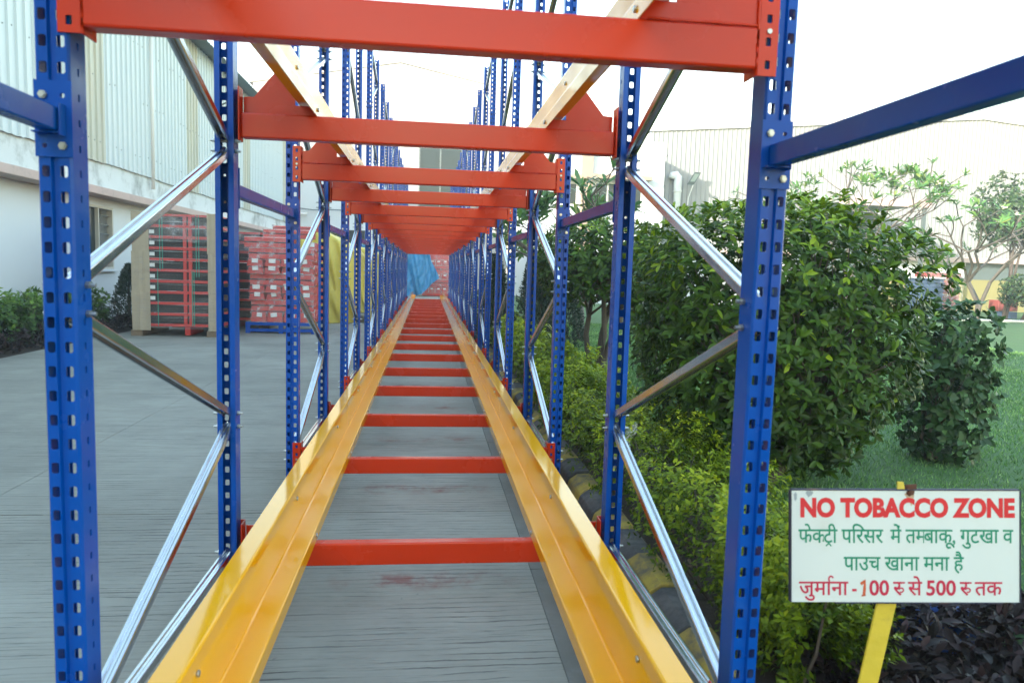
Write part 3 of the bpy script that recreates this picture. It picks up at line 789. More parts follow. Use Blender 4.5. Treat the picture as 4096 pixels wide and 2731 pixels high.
def stroke2(pts, w):
    P = [Vector(p) for p in pts]; ol = strip(P, w / 2); n = len(P)
    a = strip(P, w / 2)[n:][::-1]; b = strip(P, -w / 2)[n:][::-1]
    V = a + b; F = [(i, i + 1, n + i + 1, n + i) for i in range(n - 1)]
    return V, F
def arc(cx, cy, r, a0, a1, n=8, ry=None):
    ry = ry or r
    return [(cx + r * math.cos(R(a0 + (a1 - a0) * i / n)), cy + ry * math.sin(R(a0 + (a1 - a0) * i / n))) for i in range(n + 1)]
class Line:
    def __init__(s): s.V = []; s.F = []; s.x = 0.0
    def put(s, VF, dx=0, dy=0, sc=1):
        k = len(s.V); s.V += [(v[0] * sc + dx, v[1] * sc + dy) for v in VF[0]]; s.F += [[i + k for i in f] for f in VF[1]]
    def text(s, t, adv, clip=None, off=.011):
        s.put(text_mesh(t, offset=off, clip=clip), s.x - (clip[0] if clip and clip[0] else 0)); s.x += adv; return s
    def stroke(s, pts, w=.075): s.put(stroke2([(p[0] + s.x, p[1]) for p in pts], w)); return s
    def space(s, w=.26): s.x += w; return s
ADV = {'फ': .771, 'े': 0, 'क': .762, 'ट': .504, 'र': .409, 'ी': .259, 'प': .568, 'ि': .429, 'स': .676, 'म': .598, 'ं': 0, 'त': .57, 'ब': .571, 'ू': 0, 'ग': .563, 'ु': 0, 'ख': .818, 'ा': .259, 'व': .556, 'उ': .548, 'च': .634, 'न': .555, 'ह': .531, 'ै': 0, 'ज': .742, ',': .25}
def word(L, t):
    # t is in display order; text is set glyph run by glyph run so that marks sit on the letter before
    L.text(t, sum(ADV[c] for c in t)); return L
l2 = Line()
word(l2, 'फे'); l2.text('क', .640, clip=(0, .655)); l2.x -= .0
l2.stroke([(.13, -.16), (.30, -.03), (.44, -.17)], .07); word(l2, 'टी'); l2.space()
word(l2, 'पिसर'.replace('पि', 'प' + 'ि').replace('पि', 'प' + 'ि')) if False else word(l2, 'प'); word(l2, 'िरसर'); l2.space()
word(l2, 'में'); l2.space()
word(l2, 'त'); l2.text('म', .455, clip=(0, .470)); word(l2, 'बाकू'); word(l2, ','); l2.space(.22)
word(l2, 'गुटखा'); l2.space(); word(l2, 'व')
l3 = Line(); word(l3, 'पाउच'); l3.space(); word(l3, 'खाना'); l3.space(); word(l3, 'मना'); l3.space(); word(l3, 'है')
l4 = Line(); word(l4, 'जु'); word(l4, 'म'); word(l4, 'ा'); l4.stroke([(-.10, .60)] + arc(-.02, .76, .11, 215, 20, 8, .13), .075); word(l4, 'ना'); l4.space(.22)
l4.stroke([(0, .23), (.22, .23)], .12); l4.x += .36
l4.x += .08; x1 = l4.x; l4.x += .40
l4.put(text_mesh('00', offset=.022), l4.x); l4.x += 1.0 + .2
def ru(L):
    L.text('र', .409); L.stroke([(-.20, .30)] + arc(-.02, .235, .115, 150, -120, 10, .10), .07); L.x += .13
    L.stroke([(-.16, .588), (.04, .588)], .075); L.space(.20)
ru(l4); word(l4, 'से'); l4.space(.20); l4.put(text_mesh('500', offset=.022), l4.x); l4.x += 1.5 + .2; ru(l4); word(l4, 'तक')
one = Line(); one.stroke([(-.05, .52), (.10, .62), (.15, .66), (.14, .30), (.11, -.02)], .14); one.stroke([(.00, -.03), (.20, .0)], .08)

sg = thing('warning_sign', 'white NO TOBACCO ZONE board with red and green lettering on a leaning yellow post', 'sign', (1.196, .107, 0))
ex = Vector((.559, -.065, .0155)).normalized(); nz = Vector((.018, .026, .277)); nz = (nz - ex * nz.dot(ex)).normalized(); ny = ex.cross(nz) * -1   # ny points to the viewer
if ny.y > 0: ny = -ny
SC = Vector((.013, 0.0, .602)); SW, SHH = .579, .283
def S3(u, v, d): return tuple(SC + ex * u + nz * v + ny * d)
def sboard(u0, u1, v0, v1, d0, d1):
    vs = [S3(u, v, d) for d in (d0, d1) for (u, v) in ((u0, v0), (u1, v0), (u1, v1), (u0, v1))]
    return vs, [(0, 1, 2, 3), (4, 5, 6, 7), (0, 1, 5, 4), (1, 2, 6, 5), (2, 3, 7, 6), (3, 0, 4, 7)]
MB().add(*sboard(-SW / 2, SW / 2, -SHH / 2, SHH / 2, -.006, 0)).build('board', 'sign_white', sg)
e_ = .0035
MB().add(*sboard(-SW / 2 - e_, -SW / 2 - .0002, -SHH / 2, SHH / 2, -.012, .0015)).add(*sboard(SW / 2 + .0002, SW / 2 + e_, -SHH / 2, SHH / 2, -.012, .0015)).add(*sboard(-SW / 2, SW / 2, SHH / 2 + .0002, SHH / 2 + e_, -.012, .0015)).add(*sboard(-SW / 2 + .11, SW / 2 - .04, -SHH / 2 - e_, -SHH / 2 - .0002, -.012, .0015)).build('frame_edge', 'sign_edge', sg)
def lettering(L, u0, u1, vbase, height_scale, name, m, base0=0.0):
    xs_ = [v[0] for v in L.V]; a, b = min(xs_), max(xs_); k = (u1 - u0) / (b - a)
    mb = MB(); V = [S3(u0 + (v[0] - a) * k, vbase + v[1] * height_scale, .0007) for v in L.V]
    mb.add(V, L.F); return mb.build(name, m, sg, recalc=False)
kx = SW / 1393.0       # board pixels in the enlarged photo view: 1393 across, 685 down
def U(px): return -SW / 2 + (px - 252) * kx
def Vv(py): return SHH / 2 - (py - 403) * SHH / 683
l1 = Line(); l1.put(text_mesh('NO TOBACCO ZONE', offset=.050))
lettering(l1, U(305), U(1617), Vv(560), (Vv(452) - Vv(560)) / .70, 'lettering', 'sign_red')
hs = (Vv(640) - Vv(720)) / .622
lettering(l2, U(293), U(1607), Vv(722), hs, 'lettering', 'sign_green')
lettering(l3, U(570), U(1305), Vv(890), hs, 'lettering', 'sign_green')
fine_o = lettering(l4, U(297), U(1540), Vv(1042), hs, 'lettering', 'sign_crimson')
xs_ = [v[0] for v in l4.V]; kk = (U(1540) - U(297)) / (max(xs_) - min(xs_))
ou = U(297) + (x1 + .03 - min(xs_)) * kk
MB().add([S3(ou + v[0] * kk, Vv(1042) + v[1] * hs, .0009) for v in one.V], one.F).build('painted_digit', 'sign_orange', sg, recalc=False)
def blob(cu, cv, ru_, rv_, d, n=14, seed=0):
    rnd = random.Random(seed); ps = []
    for i in range(n):
        t = 2 * math.pi * i / n; q = .75 + .45 * rnd.random(); ps.append(S3(cu + math.cos(t) * ru_ * q, cv + math.sin(t) * rv_ * q, d))
    return ps, [tuple(range(n))]
MB().add(*blob(U(975), Vv(425), .0125, .015, .0004, seed=3)).add(*blob(U(985), Vv(465), .004, .014, .00045, seed=4)).build('rust_stain', 'rust_stain', sg, recalc=False)
MB().add(*blob(U(978), Vv(408), .0105, .0115, .0011, seed=5)).build('rust_patch', 'rust', sg, recalc=False)
MB().add(*blob(U(360), Vv(418), .009, .007, .0004, seed=6)).add(*blob(U(355), Vv(432), .003, .006, .00045, seed=7)).build('peeled_patch', 'sign_patch', sg, recalc=False)
MB().add(*blob(U(275), Vv(440), .004, .012, .0004, seed=8)).build('peeled_patch', 'sign_patch', sg, recalc=False)
MB().tube([S3(U(978), Vv(412), .001), S3(U(978), Vv(412), .008)], .0065, 8).build('bolt', 'rust', sg)
# leaning angle-iron post
b0 = Vector(S3(.027, .132, -.016)); b1 = Vector((b0.x - .178, b0.y - .072, -.05))
wv = Vector((.025, -.0035, .003))
def bar4(p0, p1, w, tv):
    vs = [p0 - w, p0 + w, p0 + w + tv, p0 - w + tv, p1 - w, p1 + w, p1 + w + tv, p1 - w + tv]
    return vs, [(0, 1, 2, 3), (4, 5, 6, 7), (0, 1, 5, 4), (1, 2, 6, 5), (2, 3, 7, 6), (3, 0, 4, 7)]
MB().add(*bar4(b0, b1, wv, Vector((0, .006, 0)))).add(*bar4(b0 + wv * .93 + Vector((0, .006, 0)), b1 + wv * .93 + Vector((0, .006, 0)), wv * .07, Vector((0, .05, 0)))).build('post', 'pole_yellow', sg, bevel=.0015, seg=1)
for q in ((.36, -.2, .006), (.52, .15, .0035), (.60, .35, .003), (.80, .1, .008), (.92, -.3, .005)):
    pass
tabm = MB().add(*[[S3(U(905) + .0, Vv(395), -.004), S3(U(950), Vv(395), -.004), S3(U(945), Vv(352), -.006), S3(U(908), Vv(350), -.006), S3(U(905), Vv(395), -.008), S3(U(950), Vv(395), -.008), S3(U(945), Vv(352), -.010), S3(U(908), Vv(350), -.010)], [(0, 1, 2, 3), (4, 5, 6, 7), (0, 1, 5, 4), (1, 2, 6, 5), (2, 3, 7, 6), (3, 0, 4, 7)]])
tabm.build('bent_tab', 'pole_yellow', sg)
MB().add(*[[S3(U(950), Vv(398), -.003), S3(U(1022), Vv(398), -.003), S3(U(1022), Vv(365), -.004), S3(U(955), Vv(370), -.004), S3(U(950), Vv(398), -.007), S3(U(1022), Vv(398), -.007), S3(U(1022), Vv(365), -.008), S3(U(955), Vv(370), -.008)], [(0, 1, 2, 3), (4, 5, 6, 7), (0, 1, 5, 4), (1, 2, 6, 5), (2, 3, 7, 6), (3, 0, 4, 7)]]).build('rusty_tab', 'rust', sg)

# ================================================================== PLANTS
# leaf templates: (along, across, up) with unit length
T_OVAL = ([(0, 0, 0), (.28, .14, .06), (.28, 0, .0), (.28, -.14, .06), (.62, .18, .06), (.62, 0, .01), (.62, -.18, .06), (.9, .08, -.03), (.9, 0, -.05), (.9, -.08, -.03), (1, 0, -.09)],
          [(0, 2, 1), (0, 3, 2), (1, 2, 5, 4), (2, 3, 6, 5), (4, 5, 8, 7), (5, 6, 9, 8), (7, 8, 10), (8, 9, 10)])
T_HEART = ([(0, 0, 0), (.15, .26, .06), (.2, 0, 0), (.15, -.26, .06), (.5, .30, .07), (.5, 0, .01), (.5, -.30, .07), (.82, .13, .02), (.82, 0, -.02), (.82, -.13, .02), (1, 0, -.05)], T_OVAL[1])
T_SMALL = ([(0, 0, 0), (.45, .24, .06), (.45, -.24, .06), (1, 0, 0)], [(0, 3, 1), (0, 2, 3)])
T_LONG = ([(0, 0, 0), (.35, .085, .03), (.35, -.085, .03), (.75, .10, -.02), (.75, -.10, -.02), (1, 0, -.12)], [(0, 2, 1), (1, 2, 4, 3), (3, 4, 5)])
T_BLADE = ([(0, .045, 0), (0, -.045, 0), (1, 0, .0)], [(0, 1, 2)])
def norm(a): return a / np.maximum(1e-9, np.linalg.norm(a, axis=-1, keepdims=True))
def leaf_frames(D, Nrm):
    D = norm(D); S = norm(np.cross(Nrm, D)); N = np.cross(D, S); return D, S, N
def leaves_mesh(name, P, D, S, N, L, var, T, m, Wd=None):
    tv = np.array(T[0]); n = len(P); k = len(tv)
    w = np.ones(n) if Wd is None else Wd
    V = (P[:, None, :] + L[:, None, None] * (tv[None, :, 0, None] * D[:, None, :] + w[:, None, None] * tv[None, :, 1, None] * S[:, None, :] + tv[None, :, 2, None] * N[:, None, :])).reshape(-1, 3)
    loops = np.concatenate([np.array(f) for f in T[1]]); tot = np.array([len(f) for f in T[1]])
    LO = (loops[None, :] + (np.arange(n) * k)[:, None]).ravel()
    TT = np.tile(tot, n); ST = np.concatenate([[0], np.cumsum(TT)[:-1]])
    me = bpy.data.meshes.new(name)
    me.vertices.add(n * k); me.vertices.foreach_set('co', V.astype(np.float32).ravel())
    me.loops.add(len(LO)); me.loops.foreach_set('vertex_index', LO.astype(np.int32))
    me.polygons.add(len(TT)); me.polygons.foreach_set('loop_start', ST.astype(np.int32)); me.polygons.foreach_set('loop_total', TT.astype(np.int32))
    me.polygons.foreach_set('use_smooth', np.ones(len(TT), dtype=bool))
    a = me.attributes.new('var', 'FLOAT', 'POINT'); a.data.foreach_set('value', np.repeat(var, k).astype(np.float32))
    me.update(calc_edges=True); me.materials.append(MATS[m]); return me
LEAFLIB = {}
def leaf_variant(T, key, m, vi):
    k = (key, m, vi)
    if k not in LEAFLIB:
        LEAFLIB[k] = leaves_mesh('leaf', np.zeros((1, 3)), np.array([[1., 0, 0]]), np.array([[0, 1., 0]]), np.array([[0, 0, 1.]]), np.ones(1), np.array([(vi + .5) / 8]), T, m)
    return LEAFLIB[k]
def put_leaves(root, P, D, S, N, L, var, T, key, m, singles=0, name='foliage'):
    # the `singles` leaves that show largest become parts of their own, the rest one stuff part
    o0 = np.array(root.location)
    if singles:
        d = np.linalg.norm(P - np.array(CAM), axis=1)
        idx = np.argsort(d / L)[:singles]; mask = np.ones(len(P), bool); mask[idx] = False
        for i in idx:
            o = bpy.data.objects.new('leaf', leaf_variant(T, key, m, int(min(7, max(0, var[i] * 8)))))
            col.objects.link(o); o.parent = root
            M = Matrix(((D[i][0], S[i][0], N[i][0], 0), (D[i][1], S[i][1], N[i][1], 0), (D[i][2], S[i][2], N[i][2], 0), (0, 0, 0, 1)))
            M = M @ Matrix.Scale(float(L[i]), 4)
            M.translation = Vector(P[i] - o0); o.matrix_basis = M
        P, D, S, N, L, var = P[mask], D[mask], S[mask], N[mask], L[mask], var[mask]
    me = leaves_mesh(name, P - o0, D, S, N, L, var, T, m)
    o = bpy.data.objects.new(name, me); link(o, root); o['kind'] = 'stuff'; return o
def rdir(n): return norm(RNG.normal(size=(n, 3)))
def vnoise(P, sc, seed=0.0): return np.array([mnoise.noise((p[0] * sc + seed, p[1] * sc, p[2] * sc)) for p in P])

def crown_shoots(c, rad, n, p=3.2, inner=.78, low=-.9, lump=.10, taper=0.0):
    d = rdir(n * 3); d = d[d[:, 2] > low][:n]
    r = 1 / (np.abs(d[:, 0]) ** p + np.abs(d[:, 1]) ** p + np.abs(d[:, 2]) ** p) ** (1 / p)
    q = d * r[:, None]
    lum = 1 + lump * vnoise(q, 2.2, 5.0)
    dep = 1 - (1 - inner) * RNG.random(len(q)) ** 1.6
    q = q * (lum * dep)[:, None]
    if taper: q[:, :2] *= (1 - taper * np.clip(.25 - q[:, 2], 0, 1.3))[:, None]
    P = np.array(c) + q * np.array(rad)
    nrm = norm(np.sign(d) * np.abs(d) ** (p - 1) / np.array(rad))
    return P, nrm, dep, q
def whorls(P, axis, per, L, T_ang=(50, 85), spread=.012):
    n = len(P); K = per
    ax = np.repeat(norm(axis), K, axis=0); PP = np.repeat(P, K, axis=0)
    h = norm(np.cross(ax, rdir(n * K)))
    ang = np.radians(RNG.uniform(T_ang[0], T_ang[1], n * K))
    D = np.cos(ang)[:, None] * ax + np.sin(ang)[:, None] * h
    PP = PP - ax * (RNG.random(n * K) * spread * 3)[:, None]
    N = ax - D * np.sum(ax * D, axis=1)[:, None] + .25 * rdir(n * K)
    return PP, *leaf_frames(D, N)

def branches(root, base, c, rad, n, r0, mname, stems=1, seed=1, spread=.10):
    rnd = random.Random(seed); mb = MB(); o = Vector(root.location)
    tops = []
    for s in range(stems):
        a = Vector(base) + Vector((rnd.uniform(-1, 1), rnd.uniform(-1, 1), 0)) * spread * .5
        t = Vector((c[0] + rnd.uniform(-1, 1) * rad[0] * .35, c[1] + rnd.uniform(-1, 1) * rad[1] * .35, c[2] - rad[2] * .35))
        mid = a.lerp(t, .5) + Vector((rnd.uniform(-1, 1), rnd.uniform(-1, 1), 0)) * spread
        mb.tube([a - o, a.lerp(mid, .5) - o + Vector((.01, 0, 0)), mid - o, t - o], [r0 * 1.25, r0, r0 * .85, r0 * .6], 7); tops.append((mid, t))
    tr = mb.build('trunk', mname, root, smooth=True)
    bb = MB()
    for i in range(n):
        mid, t = tops[i % stems]
        st = mid.lerp(t, rnd.uniform(.3, 1))
        d = Vector((rnd.gauss(0, 1), rnd.gauss(0, 1), rnd.uniform(-.35, 1))).normalized()
        en = Vector(c) + Vector((d.x * rad[0], d.y * rad[1], d.z * rad[2])) * rnd.uniform(.75, .97)
        mm = st.lerp(en, .5) + Vector((rnd.uniform(-1, 1), rnd.uniform(-1, 1), rnd.uniform(-1, 1))) * .08 * rad[0]
        bb.tube([st - o, mm - o, en - o], [r0 * .42, r0 * .26, r0 * .10], 5)
    bb.build('branch', mname, root, smooth=True)

# --- the big clipped shrub beside the rack
def clipped_shrub(name, label, cat, base, c, rad, n, per, L, mname, T, key, singles, p=3.2, group=None, stems=2, nb=40, r0=.028, inner_n=700, taper=.25, young=.5, low=-.95, bark='bark', lift=.6):
    root = thing(name, label, cat, base, group=group)
    P, nrm, dep, q = crown_shoots(c, rad, n, p, .72, low, .10, taper)
    axis = nrm + np.array([0, 0, lift]) + .45 * rdir(len(P))
    PP, D, S, N = whorls(P, axis, per, L)
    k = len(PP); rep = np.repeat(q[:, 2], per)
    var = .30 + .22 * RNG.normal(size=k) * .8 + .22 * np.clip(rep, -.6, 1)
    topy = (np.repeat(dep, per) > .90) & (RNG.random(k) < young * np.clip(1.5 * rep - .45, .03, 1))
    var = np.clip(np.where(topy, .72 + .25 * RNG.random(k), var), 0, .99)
    LL = L * RNG.uniform(.6, 1.15, k)
    if inner_n:
        P2, n2, d2, q2 = crown_shoots(c, np.array(rad) * .72, inner_n, p, .3, low, .1, taper)
        A2, D2, S2, N2 = whorls(P2, n2 + rdir(len(P2)), 4, L)
        PP = np.vstack([PP, A2]); D = np.vstack([D, D2]); S = np.vstack([S, S2]); N = np.vstack([N, N2])
        var = np.concatenate([var, RNG.uniform(0, .3, len(A2))]); LL = np.concatenate([LL, L * RNG.uniform(.7, 1.1, len(A2))])  # inner leaves coloured from the dark end, painting the shade inside the crown
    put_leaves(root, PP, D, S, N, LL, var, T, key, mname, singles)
    branches(root, base, c, rad, nb, r0, bark, stems, seed=len(label))
    return root
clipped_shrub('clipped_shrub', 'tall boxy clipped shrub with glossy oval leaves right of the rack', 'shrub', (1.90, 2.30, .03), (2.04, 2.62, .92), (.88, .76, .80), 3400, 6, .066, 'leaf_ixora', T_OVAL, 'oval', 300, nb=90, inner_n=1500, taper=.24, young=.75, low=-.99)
clipped_shrub('heart_leaf_shrub', 'small dark narrow shrub with heart shaped leaves on the lawn', 'shrub', (3.50, 3.05, .03), (3.565, 3.05, .575), (.285, .28, .56), 520, 5, .060, 'leaf_dull', T_HEART, 'heart', 300, p=4.5, nb=60, stems=6, r0=.012, inner_n=300, taper=.14, young=.05, lift=.2, low=-.99)
tr = clipped_shrub('small_tree', 'small multi-stemmed tree with dark glossy crown behind the tie bar', 'tree', (1.80, 6.15, .03), (1.92, 6.25, 1.34), (.80, .75, .50), 1200, 6, .085, 'leaf_ixora', T_OVAL, 'oval', 300, p=2.6, nb=40, stems=4, r0=.036, inner_n=300, taper=.1, young=.35, low=-.7)
fb_ = MB()
for q in range(7):
    c_ = Vector((.12 + .03 * random.random(), -.35 + .03 * random.random(), 1.80 + .02 * random.random())); fb_.box(c_.x - .012, c_.x + .012, c_.y - .012, c_.y + .012, c_.z - .008, c_.z + .008)
fb_.build('red_blossom', 'flower_red', tr)
clipped_shrub('young_conifer_tree', 'feathery young tree on a pale staked trunk behind the big shrub', 'tree', (2.75, 6.9, .03), (2.72, 6.9, .92), (.34, .34, .46), 700, 5, .045, 'leaf_tree', T_LONG, 'long', 0, p=2.2, nb=20, stems=2, r0=.018, inner_n=100, bark='bark_pale', young=.1)

# --- lime hedge along the kerb: rows of clumps, one hedge
def hedge(name, label, xr, yr, h, mname, n_near, L, dens_fall, T, key, singles, seed, stems=True, base_z=.03, mix=None, young=.4, notch=.0):
    root = thing(name, label, 'hedge', ((xr[0] + xr[1]) / 2, yr[0], base_z))
    rnd = np.random.default_rng(seed)
    y = yr[0] + (yr[1] - yr[0]) * rnd.random(n_near) ** dens_fall
    t = rnd.random(n_near) * math.pi
    xc = (xr[0] + xr[1]) / 2; hw = (xr[1] - xr[0]) / 2
    lum = np.array([mnoise.noise((a * 1.7, seed, 0)) for a in y]); lum2 = np.array([mnoise.noise((a * 3.3, seed + 9, math.cos(b) * 1.3)) for a, b in zip(y, t)])
    rr_ = (1 + .30 * lum + .50 * lum2)
    dep = 1 - .5 * rnd.random(n_near) ** 1.5
    ct, st = np.cos(t), np.sin(t)
    ex_ = np.sign(ct) * np.abs(ct) ** .55; ez_ = np.abs(st) ** .55
    P = np.stack([xc + hw * ex_ * dep * rr_, y, base_z + h * (0.08 + .92 * ez_ * dep * rr_)], 1)
    nrm = norm(np.stack([ct / hw, .3 * rnd.normal(size=n_near), st / h], 1))
    axis = nrm + np.array([0, 0, .5]) + .5 * norm(rnd.normal(size=(n_near, 3)))
    per = 5
    PP, D, S, N = whorls(P, axis, per, L)
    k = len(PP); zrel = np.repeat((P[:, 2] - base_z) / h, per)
    var = np.clip(.02 + .70 * zrel * np.repeat(dep, per) ** 1.5 + .16 * RNG.normal(size=k), 0, .98)  # lighter young tips; shade low and inside put into the leaf colour
    dist = np.linalg.norm(PP - np.array(CAM), axis=1)
    LL = L * RNG.uniform(.6, 1.25, k) * np.clip(dist / 4, 1, 2.2)
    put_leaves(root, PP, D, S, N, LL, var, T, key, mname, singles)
    o = Vector(root.location); mb = MB(); rd = random.Random(seed)
    for i in range(int((yr[1] - yr[0]) * 14)):
        a = Vector((xc + rd.uniform(-.5, .5) * hw, yr[0] + (yr[1] - yr[0]) * rd.random() ** dens_fall, base_z - .01)); b = a + Vector((rd.uniform(-1, 1) * hw * .8, rd.uniform(-.2, .2), h * rd.uniform(.5, .95)))
        mb.tube([a - o, a.lerp(b, .5) + Vector((rd.uniform(-.04, .04), rd.uniform(-.04, .04), 0)) - o, b - o], [.009, .006, .002], 4)
    mb.build('stem', 'bark', root)
    return root
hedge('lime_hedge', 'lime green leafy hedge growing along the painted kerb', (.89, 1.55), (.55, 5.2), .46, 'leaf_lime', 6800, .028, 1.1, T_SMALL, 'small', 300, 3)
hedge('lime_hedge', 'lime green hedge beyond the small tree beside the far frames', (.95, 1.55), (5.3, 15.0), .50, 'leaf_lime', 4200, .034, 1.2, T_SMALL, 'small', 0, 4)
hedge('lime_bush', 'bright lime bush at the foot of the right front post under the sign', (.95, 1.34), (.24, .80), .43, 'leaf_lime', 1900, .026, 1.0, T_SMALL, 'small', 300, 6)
hedge('low_hedge', 'low green hedge at the foot of the white shed wall on the left', (-6.25, -5.45), (1.5, 12.0), .64, 'leaf_lime', 6500, .036, .8, T_SMALL, 'small', 0, 8).children[0].data.materials[0] = MATS['leaf_hedge']

def ground_cover(name, label, xr, yr, z0, h, n, L, mname, seed, T=T_OVAL):
    rnd = np.random.default_rng(seed)
    x = rnd.uniform(*xr, n); y = rnd.uniform(*yr, n)
    hh = h * (.75 + .35 * np.array([mnoise.noise((a * 3, b * 3, seed)) for a, b in zip(x, y)]))
    ez = np.minimum(1, np.minimum(np.minimum(x - xr[0], xr[1] - x), np.minimum(y - yr[0], yr[1] - y)) / (.18) + .35)
    P = np.stack([x, y, z0 + hh * ez * (1 - .45 * rnd.random(n) ** 1.5)], 1)
    axis = np.array([0, 0, 1.]) + .8 * norm(rnd.normal(size=(n, 3)))
    PP, D, S, N = whorls(P, axis, 4, L, (45, 95))
    k = len(PP); var = np.clip(.35 + .28 * RNG.normal(size=k), 0, .98)
    me = leaves_mesh(name, PP, D, S, N, L * RNG.uniform(.55, 1.2, k), var, T, mname)
    o = bpy.data.objects.new(name, me); col.objects.link(o); return tag(o, label, 'ground cover', kind='stuff')
ground_cover('purple_ground_cover', 'dark purple leafy ground cover behind the sign post', (1.12, 2.75), (-.45, .85), .0, .27, 2300, .058, 'leaf_purple', 5)
ground_cover('purple_border', 'dark purple low border plants in front of the left hedge', (-5.62, -5.26), (1.5, 13.6), .0, .34, 2600, .06, 'leaf_purple', 9, T_SMALL)
# leaf litter on the soil
n = 1400; P = np.stack([RNG.uniform(1.05, 1.9, n), RNG.uniform(-.5, 6, n), RNG.uniform(.045, .065, n)], 1)
D, S, N = leaf_frames(rdir(n) * np.array([1, 1, .2]), np.array([0, 0, 1.]) + .4 * rdir(n))
o = bpy.data.objects.new('leaf_litter', leaves_mesh('leaf_litter', P, D, S, N, RNG.uniform(.02, .05, n), RNG.random(n), T_SMALL, 'litter')); col.objects.link(o); tag(o, 'dry brown leaf litter on the bed soil', 'leaf litter', kind='stuff')
# grass
n = 300000
gx = 1.75 + 9.0 * RNG.random(n) ** 1.5; gy = -.3 + 16 * RNG.random(n) ** 1.3
keep = (gx < 12) & ~((gx < 2.7) & (gy < .85))
gx, gy = gx[keep], gy[keep]; n = len(gx)
P = np.stack([gx, gy, np.full(n, .035) + np.array([.035 * mnoise.noise((a * .5, b * .5, 3.0)) for a, b in zip(gx, gy)])], 1)
D, S, N = leaf_frames(np.array([0, 0, 1.]) + .75 * rdir(n), rdir(n))
dist = np.linalg.norm(P - np.array(CAM), axis=1)
pat = np.array([mnoise.noise((a * .9, b * .9, 8)) for a, b in zip(gx, gy)])
o = bpy.data.objects.new('grass', leaves_mesh('grass', P, D, S, N, RNG.uniform(.025, .055, n) * (1 + .3 * pat), np.clip(.45 + .35 * pat + .28 * RNG.normal(size=n), 0, 1), T_BLADE, 'grass_blade', Wd=np.clip(dist / 2.5, 1, 4)))
col.objects.link(o); tag(o, 'short green lawn grass under the shrubs and trees', 'grass', kind='stuff')

# --- conifers
def conifer(base, h, r, n, seed, label, group=None, L=.06):
    root = thing('conifer', label, 'conifer', base, group=group)
    rnd = np.random.default_rng(seed)
    t = rnd.random(n) ** .75; a = rnd.random(n) * 2 * math.pi
    prof = np.clip(1 - t, 0.02, 1) ** .72 * np.clip(t * 9 + .5, 0, 1)
    rad = r * prof * (1 - .45 * rnd.random(n) ** 1.5) * (1 + .18 * np.array([mnoise.noise((math.cos(q) * 1.6, math.sin(q) * 1.6, w * 5 + seed)) for q, w in zip(a, t)]))
    P = np.array(base) + np.stack([rad * np.cos(a), rad * np.sin(a), .04 + h * t], 1)
    ax = np.stack([np.cos(a), np.sin(a), np.full(n, 1.0)], 1) + .5 * norm(rnd.normal(size=(n, 3)))
    PP, D, S, N = whorls(P, ax, 4, L, (10, 60))
    k = len(PP)
    put_leaves(root, PP, D, S, N, L * RNG.uniform(.6, 1.3, k), np.clip(.4 + .25 * RNG.normal(size=k), 0, 1), T_LONG, 'long', 'leaf_conifer')
    MB().tube([(0, 0, -.03), (0, 0, h * .5), (0, 0, h * .9)], [.04, .025, .006], 6).build('trunk', 'bark', root)
    return root
conifer((-5.45, 12.6, 0), 1.12, .44, 1900, 2, 'dark conical conifer against the shed wall by the first wrapped stack')
for i, (x, y, h, r, lb_) in enumerate(((1.02, 9.4, 1.35, .36, 'nearest the rack'), (1.62, 8.9, 1.38, .34, 'just left of the small tree trunk'), (2.15, 9.8, 1.30, .36, 'behind the small tree'), (1.15, 11.6, 1.45, .40, 'half hidden between the far frames'), (2.0, 12.4, 1.55, .42, 'furthest back under the frangipani'))):
    conifer((x, y, .03), h, r, 1700, 20 + i, f'dark green conifer in the row beyond the hedge, {lb_}', 'conifers beyond the hedge', .07)

